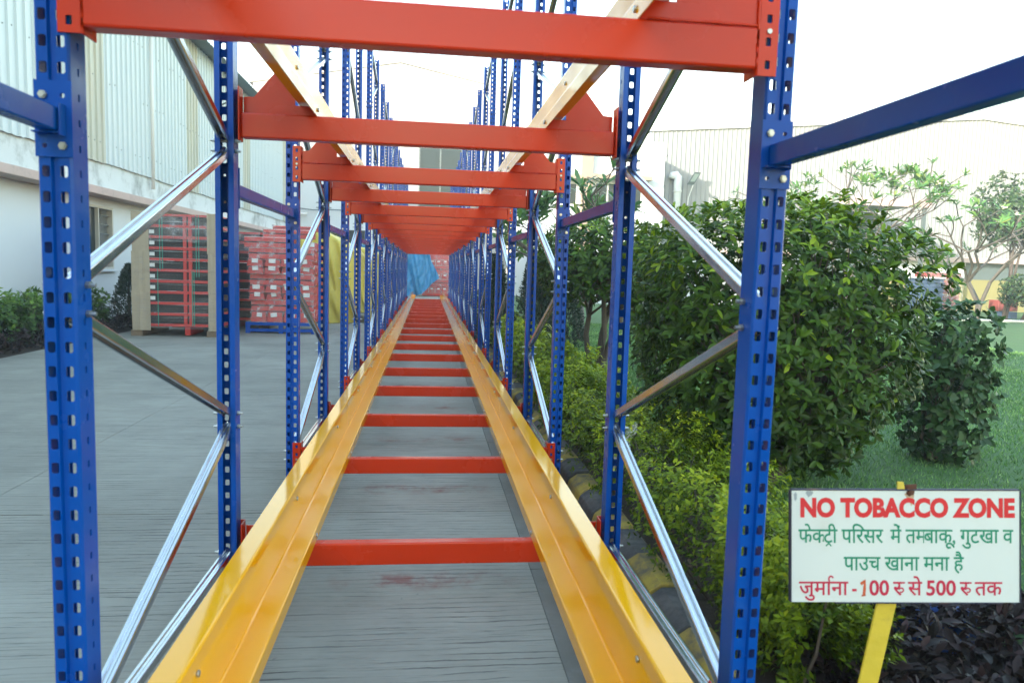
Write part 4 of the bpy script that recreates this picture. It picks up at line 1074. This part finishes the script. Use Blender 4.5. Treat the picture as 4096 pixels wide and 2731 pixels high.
# --- frangipani trees: forked bare branches with rosettes of long leaves
def frangipani(base, c, rad, label, seed, n_tips=70, L=.24, leafy=1.0, trunk_r=.07, lit=0.0, group='frangipani trees'):
    root = thing('frangipani_tree', label, 'tree', base, group=group)
    rnd = random.Random(seed); o = Vector(base); mb = MB(); tips = []
    def grow(p, d, L_, r, lvl):
        q = p + d * L_; mid = p.lerp(q, .5) + Vector((rnd.uniform(-1, 1), rnd.uniform(-1, 1), rnd.uniform(-.5, .5))) * L_ * .12
        mb.tube([p - o, mid - o, q - o], [r, r * .85, r * .72], 6, cap=False)
        rel = Vector(((q.x - c[0]) / rad[0], (q.y - c[1]) / rad[1], (q.z - c[2]) / rad[2]))
        if lvl >= 7 or (lvl >= 3 and rel.length > .97):
            tips.append((q, d)); return
        for k in range(2 if rnd.random() < .75 else 3):
            out = Vector(((q.x - c[0]) / rad[0], (q.y - c[1]) / rad[1], .55)).normalized()
            nd = (d * .55 + out * .35 + Vector((rnd.gauss(0, 1), rnd.gauss(0, 1), rnd.gauss(.15, .45))) * .55).normalized()
            grow(q, nd, L_ * rnd.uniform(.62, .92), r * .64, lvl + 1)
    h0 = c[2] - rad[2] - base[2]
    for s in range(3):
        a = rnd.random() * 6.28
        grow(Vector(base), Vector((math.cos(a) * .35, math.sin(a) * .35, 1)).normalized(), max(.35, h0 * .8), trunk_r, 0)
    mb.build('trunk', 'bark_pale', root, smooth=True)
    tp = [t for t in tips if rnd.random() < leafy]
    if not tp: tp = tips
    P = np.array([t[0] for t in tp]); A = np.array([t[1] for t in tp]) + np.array([0, 0, .6])
    PP, D, S, N = whorls(P, A, 11, L, (25, 80), spread=.02)
    k = len(PP)
    put_leaves(root, PP, D, S, N, L * RNG.uniform(.55, 1.15, k), np.clip(.45 + .22 * RNG.normal(size=k) + lit, 0, 1), T_LONG, 'long', 'leaf_frangipani')
    fl = MB()
    for t in tp[::5]:
        q = t[0] + t[1] * .08 - o
        for e in range(5): w = Vector((rnd.uniform(-.05, .05), rnd.uniform(-.05, .05), rnd.uniform(-.03, .05))) + q; fl.box(w.x - .016, w.x + .016, w.y - .016, w.y + .016, w.z - .01, w.z + .01)
    fl.build('blossom', 'flower_white', root)
    return root
frangipani((2.75, 11.3, .03), (2.75, 11.3, 2.05), (1.25, 1.2, .80), 'leafy frangipani tree in front of the white office block', 3, L=.36, leafy=1.0, trunk_r=.05)
frangipani((11.0, 16.5, .03), (11.1, 16.5, 3.15), (1.9, 1.6, 1.05), 'sparse half bare frangipani rising over the big clipped shrub', 21, L=.25, leafy=1.0, trunk_r=.062, lit=.12)
frangipani((14.6, 16.5, .03), (14.4, 16.5, 2.35), (1.5, 1.3, .62), 'low spreading frangipani in front of the warehouse ledge', 8, L=.26, leafy=.95, trunk_r=.062)

def round_tree(name, base, c, rad, n, L, label, cat, p=2.2, stems=3, seed=3, lump=.25, m='leaf_tree', var0=.4):
    root = thing(name, label, cat, base)
    P, nrm, dep, q = crown_shoots(c, rad, n, p, .45, -.85, lump, 0)
    PP, D, S, N = whorls(P, nrm + .6 * rdir(len(P)), 6, L)
    k = len(PP)
    put_leaves(root, PP, D, S, N, L * RNG.uniform(.6, 1.2, k), np.clip(var0 + .25 * RNG.normal(size=k) + .15 * np.repeat(q[:, 2], 6), 0, 1), T_SMALL, 'small', m)
    branches(root, base, c, rad, 26, .05, 'bark', stems, seed)
    return root
round_tree('leafy_tree', (20.6, 22.5, .03), (20.7, 22.5, 3.7), (1.35, 1.2, 1.35), 1500, .14, 'bushy green tree at the right edge before the sunlit warehouse', 'tree', lump=.5)
round_tree('round_bush', (20.55, 21.6, .03), (20.6, 21.6, 1.05), (.82, .75, .58), 1100, .10, 'clipped round bush on a short trunk at the right edge', 'bush', p=2.8, lump=.08)
round_tree('lawn_bush', (22.2, 21.0, .03), (22.3, 21.0, .35), (1.0, .6, .42), 500, .10, 'low dark bush on the lawn below the round bush', 'bush', p=2.5, lump=.2)
for i, (x, y) in enumerate(((4.6, 15.5), (6.0, 17.0))):
    round_tree('garden_tree', (x, y, .03), (x, y, 1.15), (.75, .7, .62), 700, .10, ['small dense garden tree left of the boxy shrub, further back', 'small dense garden tree hidden behind the boxy shrub'][i], 'tree', lump=.3, m='leaf_dull', stems=1)

cp = thing('canopy', 'flat roofed open canopy against the warehouse behind the bare frangipani', 'canopy', (15.6, 25.2, 0))
MB().box(0, 3.7, 0, 3.4, 4.25, 4.38).build('roof', 'siding_far', cp)
MB().box(-.05, 3.75, -.05, -.002, 4.15, 4.45).build('fascia', 'ledge_pink', cp)
for xx in (.1, 1.85, 3.5): MB().box(xx, xx + .12, .05, .17, 0, 4.248).build('leg', 'lamp_grey', cp)
MB().box(.1, 3.6, 3.2, 3.35, 0, 4.2).build('shade_panel', 'lamp_grey', cp)  # dark sheet added for the shade on the wall beneath the roof

# ================================================================== STACKS AND TARPS
def rbox(mb, cx, cy, cz, sx, sy, sz): mb.box(cx - sx / 2, cx + sx / 2, cy - sy / 2, cy + sy / 2, cz - sz / 2, cz + sz / 2)
def film_sheet(root, x0, x1, y, z0, z1, nx, nz, amp, m, name='stretch_film', seed=0):
    mb = MB()
    for j in range(nz + 1):
        for i in range(nx + 1):
            x = x0 + (x1 - x0) * i / nx; z = z0 + (z1 - z0) * j / nz
            mb.v.append((x, y + amp * mnoise.noise((x * 5, z * 9, seed)), z))
    for j in range(nz):
        for i in range(nx): a = j * (nx + 1) + i; mb.f.append((a, a + 1, a + nx + 2, a + nx + 1))
    return mb.build(name, m, root, smooth=True)
# first stack: red steel pallets with cardboard corners
def crate_stack(name, label, loc, w, d, rows, card=True, straps=True, labels=True, seed=0):
    t = thing(name, label, 'wrapped stack', loc)
    rnd = random.Random(seed); rh = .182; zb = .17
    for i in range(rows):
        z = zb + i * rh
        rail = MB()
        rail.box(0, w, 0, .05, z, z + .042); rail.box(0, w, d - .05, d, z, z + .042)
        rail.box(0, .05, .051, d - .051, z, z + .042); rail.box(w - .05, w, .051, d - .051, z, z + .042)
        for xx in (.02, w * .58, w * .645, w - .07): rail.box(xx, xx + .05, .003, .047, z + .043, z + rh - .002); rail.box(xx, xx + .05, d - .047, d - .003, z + .043, z + rh - .002)
        rail.build('pallet_frame', 'crate_red', t)
        MB().box(.06, w - .06, .10, d - .10, z + .044, z + rh - .006).build('gap_shade', 'crate_dark', t)  # near-black block puts the shade of the gaps between frames into colour
        if labels and i > 1 and rnd.random() < .9:
            MB().box(.24, .32, .0, .004, z + .075, z + .135).build('paper_label', 'paper', t)
    top = zb + rows * rh
    MB().box(0, w, 0, d, top, top + .035).build('top_cover', 'crate_red', t)
    for xx in (w * .60, w * .60 + .0): pass
    MB().box(w * .58, w * .645, .05, d * .6, .02, zb - .002).build('skid', 'crate_red', t)
    if card:
        for (xa, xb2) in ((-.03, .24), (w - .17, w + .03)):
            for q in range(3):
                za = .10 + q * (top - .06) / 3; zb2 = za + (top - .06) / 3 + .02
                mb = MB(); n_ = 5
                pts = []
                for i in range(n_ + 1): pts.append((xa + (xb2 - xa) * i / n_ + .012 * rnd.uniform(-1, 1), -.012 - .006 * q + .008 * rnd.uniform(-1, 1)))
                vs = [(p[0], p[1], za) for p in pts] + [(p[0] + .01 * rnd.uniform(-1, 1), p[1] - .004, zb2) for p in pts]
                k = len(pts)
                mb.add(vs + [(v[0], v[1] + .004, v[2]) for v in vs], [(i, i + 1, k + i + 1, k + i) for i in range(k - 1)] + [(2 * k + i, 2 * k + i + 1, 3 * k + i + 1, 3 * k + i) for i in range(k - 1)])
                mb.build('cardboard_sheet', 'cardboard', t)
    if straps:
        for xx, za, zb2 in ((.10, 1.1, top), (.40, 1.1, top + .03), (.44, 1.12, top + .03), (.36, .18, 1.12), (.93 * w / 1.32 + .04, 1.0, top + .03), (.98 * w / 1.32 + .03, 1.0, top + .03), (.90 * w / 1.32, .18, 1.1), (.93 * w / 1.32, .18, 1.1)):
            MB().box(xx, xx + .014, -.008, -.004, za, zb2).build('strap', 'strap_green', t)
    film_sheet(t, .0, w, -.02, .14, top + .03, 26, 34, .012, 'stretch_film', seed=seed)
    film_sheet(t, .24, w - .16, -.03, top - .42, top + .03, 20, 10, .03, 'bag_film', name='film_flap', seed=seed + 3)
    sd = MB(); ny_ = 10
    for j in range(9):
        for i in range(ny_ + 1): sd.v.append((w + .014 + .01 * mnoise.noise((i * .7, j * .9, seed)), d * i / ny_, .12 + (top - .1) * j / 8))
    for j in range(8):
        for i in range(ny_): a = j * (ny_ + 1) + i; sd.f.append((a, a + 1, a + ny_ + 2, a + ny_ + 1))
    sd.build('stretch_film', 'stretch_film', t, smooth=True)
    for xx in (.0, w - .12): MB().box(xx - .08, xx + .10, .02, d - .02, .0, .10).build('timber_block', 'timber', t)
    return t
crate_stack('wrapped_stack', 'shrink wrapped stack of red steel pallets with cardboard corners and green straps', (-4.82, 11.2, 0), 1.33, 1.3, 10, seed=1)
crate_stack('wrapped_stack', 'film wrapped red stack standing behind the cardboard cornered one', (-4.75, 12.95, 0), 1.72, 1.5, 9, card=False, straps=False, seed=4)
# blue pallet
bp2 = thing('steel_pallet', 'blue steel pallet under the wrapped red beam bundles', 'pallet', (-3.27, 12.1, 0))
for z_ in (.205,): MB().box(0, 1.24, 0, .05, z_ - .06, z_).build('top_rail', 'blue_paint', bp2); MB().box(0, 1.24, 1.15, 1.2, z_ - .06, z_).build('top_rail', 'blue_paint', bp2)
MB().box(.0, 1.24, 0.002, .048, .03, .085).build('bottom_rail', 'blue_paint', bp2)
for xx in (0, .58, 1.16): MB().box(xx, xx + .08, 0.004, .046, 0, .144).build('leg', 'blue_paint', bp2)
MB().box(.06, 1.18, .06, 1.1, .15, .2).build('deck', 'blue_paint', bp2)
bs = thing('wrapped_bundles', 'stack of red beam bundles in clear film with white labels on the blue pallet', 'wrapped stack', (-3.27, 12.1, .207))
rnd = random.Random(5)
def end_bundle(x, z, w, h, rot=0, yoff=0.0):
    m = MB(); m.box(-w / 2, w / 2, 0, .9, 0, h * .42); m.box(-w / 2 + .012, w / 2 - .012, .01, .9, h * .42, h - .012); m.box(-w / 2 - .006, w / 2 + .006, -.01, .9, h * .40, h * .46)
    o = m.build('bundle', 'crate_red', bs, bevel=.004, seg=1); o.location = (x, yoff, z); o.rotation_euler = (0, rot, rnd.uniform(-.04, .04))
    MB().box(-.055 + rnd.uniform(-.02, .02), .055, -.014, -.0115, h * .5, h * .5 + .075).build('paper_label', 'paper', o).rotation_euler = (0, rnd.uniform(-.12, .12), 0)
    fm = MB(); n_ = 6
    for j in range(n_ + 1):
        for i in range(n_ + 1):
            u = i / n_; v = j / n_; fm.v.append((-w / 2 - .01 + u * (w + .02), -.022 + .018 * mnoise.noise((u * 3 + x * 7, v * 3 + z * 5, 1)), -.01 + v * (h + .01)))
    for j in range(n_):
        for i in range(n_): a = j * (n_ + 1) + i; fm.f.append((a, a + 1, a + n_ + 2, a + n_ + 1))
    fm.build('film', 'bag_film', o, smooth=True)
def side_bundle(x0, x1, z, h, yoff=.03):
    o = MB().box(x0, x1, 0, .5, 0, h * .45).box(x0 + .01, x1, .008, .5, h * .45, h * .58).box(x0, x1, 0, .5, h * .58, h).build('bundle', 'crate_red', bs, bevel=.004, seg=1); o.location = (0, yoff, z)
    MB().box(x0, x1, .0005, .0075, h * .455, h * .575).build('gap_strip', 'crate_dark', o)
    MB().box(x0, x1, .02, .3, h + .001, h + .006).build('film_top', 'paper', o)
    film_sheet(o, x0 - .01, x1 + .01, -.014, -.02, h + .02, 16, 5, .012, 'bag_film', name='film', seed=z * 7)
z = 0.0
for row in range(4):
    off = .08 - .02 * row
    if row in (1, 2):
        for q in range(4): end_bundle(off + .15 + q * .29, z, .27, .125, rnd.uniform(-.07, .07), rnd.uniform(-.05, .03)); end_bundle(off + .14 + q * .29, z + .13, .27, .13, rnd.uniform(-.08, .08), rnd.uniform(-.05, .03))
        z += .27
    elif row == 0:
        for q in range(4): end_bundle(off + .15 + q * .285, z, .27, .19, rnd.uniform(-.03, .03))
        z += .20
    else: pass
    if row < 3: side_bundle(off + .02, 1.20, z, .19); z += .20
side_bundle(-.02, .85, z, .18); side_bundle(.30, 1.15, z + .185, .14, .08); side_bundle(.45, 1.22, z + .33, .07, .15)
for q in range(7): end_bundle(1.12 + .02 * rnd.random(), .10 + q * .2, .20, .16, rnd.uniform(-.35, .35), .12)

# tarps: draped sheets over hidden stacks
def tarp(name, label, x0, x1, y0, y1, h, m, seed, flare=.12, fold=.07, sag=0.0):
    mb = MB(); nx, ns, ny = 40, 26, 14
    def P(u, v):
        # u in 0..1 across; v: 0 ground front .. 1 top front edge .. 2 top back edge
        x = x0 + (x1 - x0) * u
        if v <= 1:
            z = h * v; y = y0 - flare * (1 - v) ** 1.2
            f = fold * (1.15 - v * .75) * (mnoise.noise((x * 2.6 + .6 * z, seed, z * .5)) + .8 * mnoise.noise((x * 7 + 1.6 * z, seed + 4, z * 1.2)))
            f += fold * .9 * (.35 - abs(mnoise.noise((x * 3.1 + 1.1 * z, seed + 11, z * .4)))) * (1.2 - v * .6)
            y += f; x += .35 * f
            z *= 1 - sag * max(0, (u - .55) / .45) ** 1.3 * v
        else:
            y = y0 + (y1 - y0) * (v - 1); z = h + .05 * mnoise.noise((x * 1.7, y * 1.7, seed)) + .04 * math.sin((v - 1) * math.pi)
            z *= 1 - sag * max(0, (u - .55) / .45) ** 1.3
        e = min(u, 1 - u) * 14
        if e < 1: z -= (1 - e) ** 2 * .10 * h * (1 if v > .9 else .3)
        return (x, y, max(.012, z))
    vs_ = [i / ns for i in range(ns + 1)] + [1 + (i + 1) / ny for i in range(ny)]
    for v in vs_:
        for i in range(nx + 1): mb.v.append(P(i / nx, v))
    for j in range(len(vs_) - 1):
        for i in range(nx): a = j * (nx + 1) + i; mb.f.append((a, a + 1, a + nx + 2, a + nx + 1))
    # right-hand and left-hand sides
    for sgn, xx in ((1, x1), (-1, x0)):
        k0 = len(mb.v); n1, n2 = 40, 26
        for j in range(n2 + 1):
            for i in range(n1 + 1):
                y = y0 + (y1 - y0) * i / n1; z = h * (1 - (sag if sgn > 0 else 0)) * .98 * j / n2
                f = fold * (1.1 - j / n2 * .7) * (mnoise.noise((y * 2.8 + .5 * z, seed + sgn * 7, z * .5)) + .9 * mnoise.noise((y * 8 + 1.4 * z, seed + sgn * 5, z * 1.4)))
                mb.v.append((xx + sgn * (flare * .7 * (1 - j / n2) + abs(f) * .8 - .01), y + .3 * f, max(.012, z)))
        for j in range(n2):
            for i in range(n1): a = k0 + j * (n1 + 1) + i; mb.f.append((a, a + 1, a + n1 + 2, a + n1 + 1))
    o = mb.build(name, m, smooth=True); tag(o, label, 'tarpaulin'); return o
tarp('yellow_tarpaulin', 'yellow tarpaulin draped over a heap beside the red bundles', -3.45, -1.55, 15.0, 17.6, 2.0, 'tarp_yellow', 2, flare=.25, fold=.26, sag=.24)
tarp('yellow_tarpaulin', 'second yellow tarpaulin further back behind the left frames', -2.6, -1.25, 19.0, 21.0, 1.75, 'tarp_yellow', 6, flare=.25, fold=.26, sag=.12)
tarp('blue_tarpaulin', 'small blue tarpaulin behind the yellow ones on the left', -3.4, -1.45, 22.5, 24.5, 1.95, 'tarp_blue', 9)
# big blue tarp at the end of the aisle with a flying corner
bt = MB(); nx, nz_ = 80, 70
outl = [(0.0, -2.6, -.55), (.06, -2.55, -.25), (.13, -2.5, -.10), (.30, -2.4, .20), (.42, -2.3, .50), (.55, -2.2, .40), (.80, -2.1, .14), (1.0, -2.0, .06)]
for j in range(nz_ + 1):
    v = j / nz_
    for a, b in zip(outl[:-1], outl[1:]):
        if a[0] <= v <= b[0] + 1e-9:
            k = (v - a[0]) / (b[0] - a[0]); xl = a[1] + (b[1] - a[1]) * k; xr_ = a[2] + (b[2] - a[2]) * k; break
    for i in range(nx + 1):
        u = i / nx; x = xl + (xr_ - xl) * u; z = .02 + 1.93 * v
        f = .30 * (1.1 - .5 * v) * (.9 * mnoise.noise((x * 2.6 + z * .7, 3, z * .35)) + .45 * mnoise.noise((x * 7.0 + z * 1.4, 7, z * .7)) + .18 * mnoise.noise((x * 15 - z * 6, 9, z * 4)) + .7 * (.3 - abs(mnoise.noise((x * 3.4 - z * .9, 12, z * .4)))))
        bt.v.append((x, 31.0 - .35 * (1 - v) + f, z))
for j in range(nz_):
    for i in range(nx): a = j * (nx + 1) + i; bt.f.append((a, a + 1, a + nx + 2, a + nx + 1))
k0 = len(bt.v)
for j in range(9):
    for i in range(nx + 1): bt.v.append((-2.0 + 2.06 * i / nx, 31.0 + j * .2, 1.95 + .04 * mnoise.noise((i * .3, j * .5, 1))))
for j in range(8):
    for i in range(nx): a = k0 + j * (nx + 1) + i; bt.f.append((a, a + 1, a + nx + 2, a + nx + 1))
o = bt.build('blue_tarpaulin', 'tarp_blue', smooth=True); tag(o, 'big bright blue tarpaulin hanging at the far end of the aisle', 'tarpaulin')
# red stack at the end of the aisle
es = thing('wrapped_bundles', 'film wrapped red bundles with white labels beside the big blue tarpaulin', 'wrapped stack', (-.25, 31.6, 0))
MB().box(0, 1.7, 0, .08, .02, .16).build('pallet_rail', 'crate_red', es)
for xx in (.05, .8, 1.55): MB().box(xx, xx + .1, 0.1, .9, 0, .16).build('skid', 'timber', es)
z = .17
for row in range(5):
    if row % 2 == 0:
        for q in range(6):
            o = MB().box(-.13, .13, 0, .8, 0, .24).box(-.14, .14, -.01, .8, .10, .125).build('bundle', 'crate_red', es); o.location = (.15 + q * .285, 0, z)
            MB().box(-.06, .06, -.015, -.011, .14, .20).build('paper_label', 'paper', o)
        z += .26
    else:
        o = MB().box(0, 1.7, .02, .8, 0, .16).box(0, 1.7, .02, .8, .19, .33).build('bundle', 'crate_red', es); o.location = (0, 0, z)
        MB().box(0, 1.7, .03, .8, .161, .189).build('gap_strip', 'crate_dark', o)
        MB().box(0, 1.7, .05, .4, .331, .34).build('film_top', 'paper', o)
        z += .35
MB().box(0, 1.7, 0, .8, z, z + .30).build('bundle', 'crate_red', es)
film_sheet(es, -.03, 1.73, -.04, .1, z + .3, 24, 26, .03, 'bag_film', name='film', seed=12)
# stacks across the lawn
cb = thing('crate_stack', 'stack of blue nesting crates by the warehouse across the lawn', 'crate stack', (17.35, 22.8, 0))
for q in range(10):
    o = MB().box(0, 1.0, 0, .7, 0, .09).box(-.03, 1.03, -.03, .73, .092, .135).build('crate', 'crate_blue', cb, bevel=.01, seg=1); o.location = (0, 0, .02 + q * .14)
MB().box(-.04, 1.04, -.04, .74, 1.425, 1.46).build('lid', 'pipe_white', cb)
rs = thing('wrapped_bundles', 'film wrapped red bundles behind the blue crates across the lawn', 'wrapped stack', (18.3, 23.6, 0))
for q in range(6):
    for e in range(3):
        o = MB().box(0, .42, 0, .8, 0, .24).box(-.01, .43, -.02, .8, .10, .13).build('bundle', 'crate_red_far', rs); o.location = (e * .44 + .03 * (q % 2), 0, .05 + q * .27)
film_sheet(rs, -.05, 1.40, -.06, .02, 1.72, 20, 16, .04, 'bag_film', name='film', seed=21)
rs2 = thing('red_bins', 'small red and blue bins under the round bush at the right edge', 'bins', (20.9, 23.2, 0))
MB().box(0, .8, 0, .5, .30, .70).build('bin', 'crate_red_far', rs2, bevel=.02, seg=1); MB().box(0, .8, 0, .5, 0, .28).build('bin', 'crate_blue', rs2, bevel=.02, seg=1)
tag(MB().tube([(15.5, 20.9, .10), (19.0, 20.4, .085), (24.5, 19.6, .10)], .045, 6).build('white_pipe', 'rope_white'), 'thin white pipe lying across the far lawn', 'pipe')
# clear film scrap snagged on the lime hedge
fs_ = MB(); nx, nz_ = 22, 8
for j in range(nz_ + 1):
    for i in range(nx + 1):
        u = i / nx; v = j / nz_ - .5; w = .05 + .11 * math.sin(u * math.pi) ** .7
        x = .86 + .24 * u; y_ = 1.86 + .30 * u; z = .285 + .19 * u + w * v * .8
        fs_.v.append((x + .02 * mnoise.noise((u * 9, v * 7, 2)), y_ + .05 * mnoise.noise((u * 11, v * 9, 5)) - .02, z + .03 * mnoise.noise((u * 10, v * 8, 9))))
for j in range(nz_):
    for i in range(nx): a = j * (nx + 1) + i; fs_.f.append((a, a + 1, a + nx + 2, a + nx + 1))
tag(fs_.build('plastic_film_scrap', 'film_scrap', smooth=True), 'crumpled clear plastic film snagged on the lime hedge', 'plastic film')
# blue drum half hidden behind the sign board
dr = thing('plastic_drum', 'blue plastic drum half hidden behind the sign board', 'drum', (1.80, .78, -.19))
MB().tube([(0, 0, 0), (0, 0, .02), (0, 0, .30), (0, 0, .32)], [.15, .16, .16, .15], 18).build('drum', 'drum_blue', dr, smooth=True)
MB().tube([(0, 0, .10), (0, 0, .115), (0, 0, .13)], [.161, .168, .161], 18).build('hoop', 'drum_blue', dr, smooth=True)

# ================================================================== HAZE
hz_o = MB().box(-230, 230, -70, 230, -1.4, 12.6).build('haze', 'paper', kind='stuff')
hm = bpy.data.materials.new('haze'); hm.use_nodes = True; hn = hm.node_tree.nodes; hn.clear()
pv = hn.new('ShaderNodeVolumePrincipled'); ho = hn.new('ShaderNodeOutputMaterial')
pv.inputs['Color'].default_value = (0.93, 0.96, 1.0, 1); pv.inputs['Density'].default_value = 0.0025; pv.inputs['Anisotropy'].default_value = 0.2
hm.node_tree.links.new(pv.outputs[0], ho.inputs['Volume'])
hz_o.data.materials[0] = hm; hz_o['label'] = 'pale morning haze in the yard air'
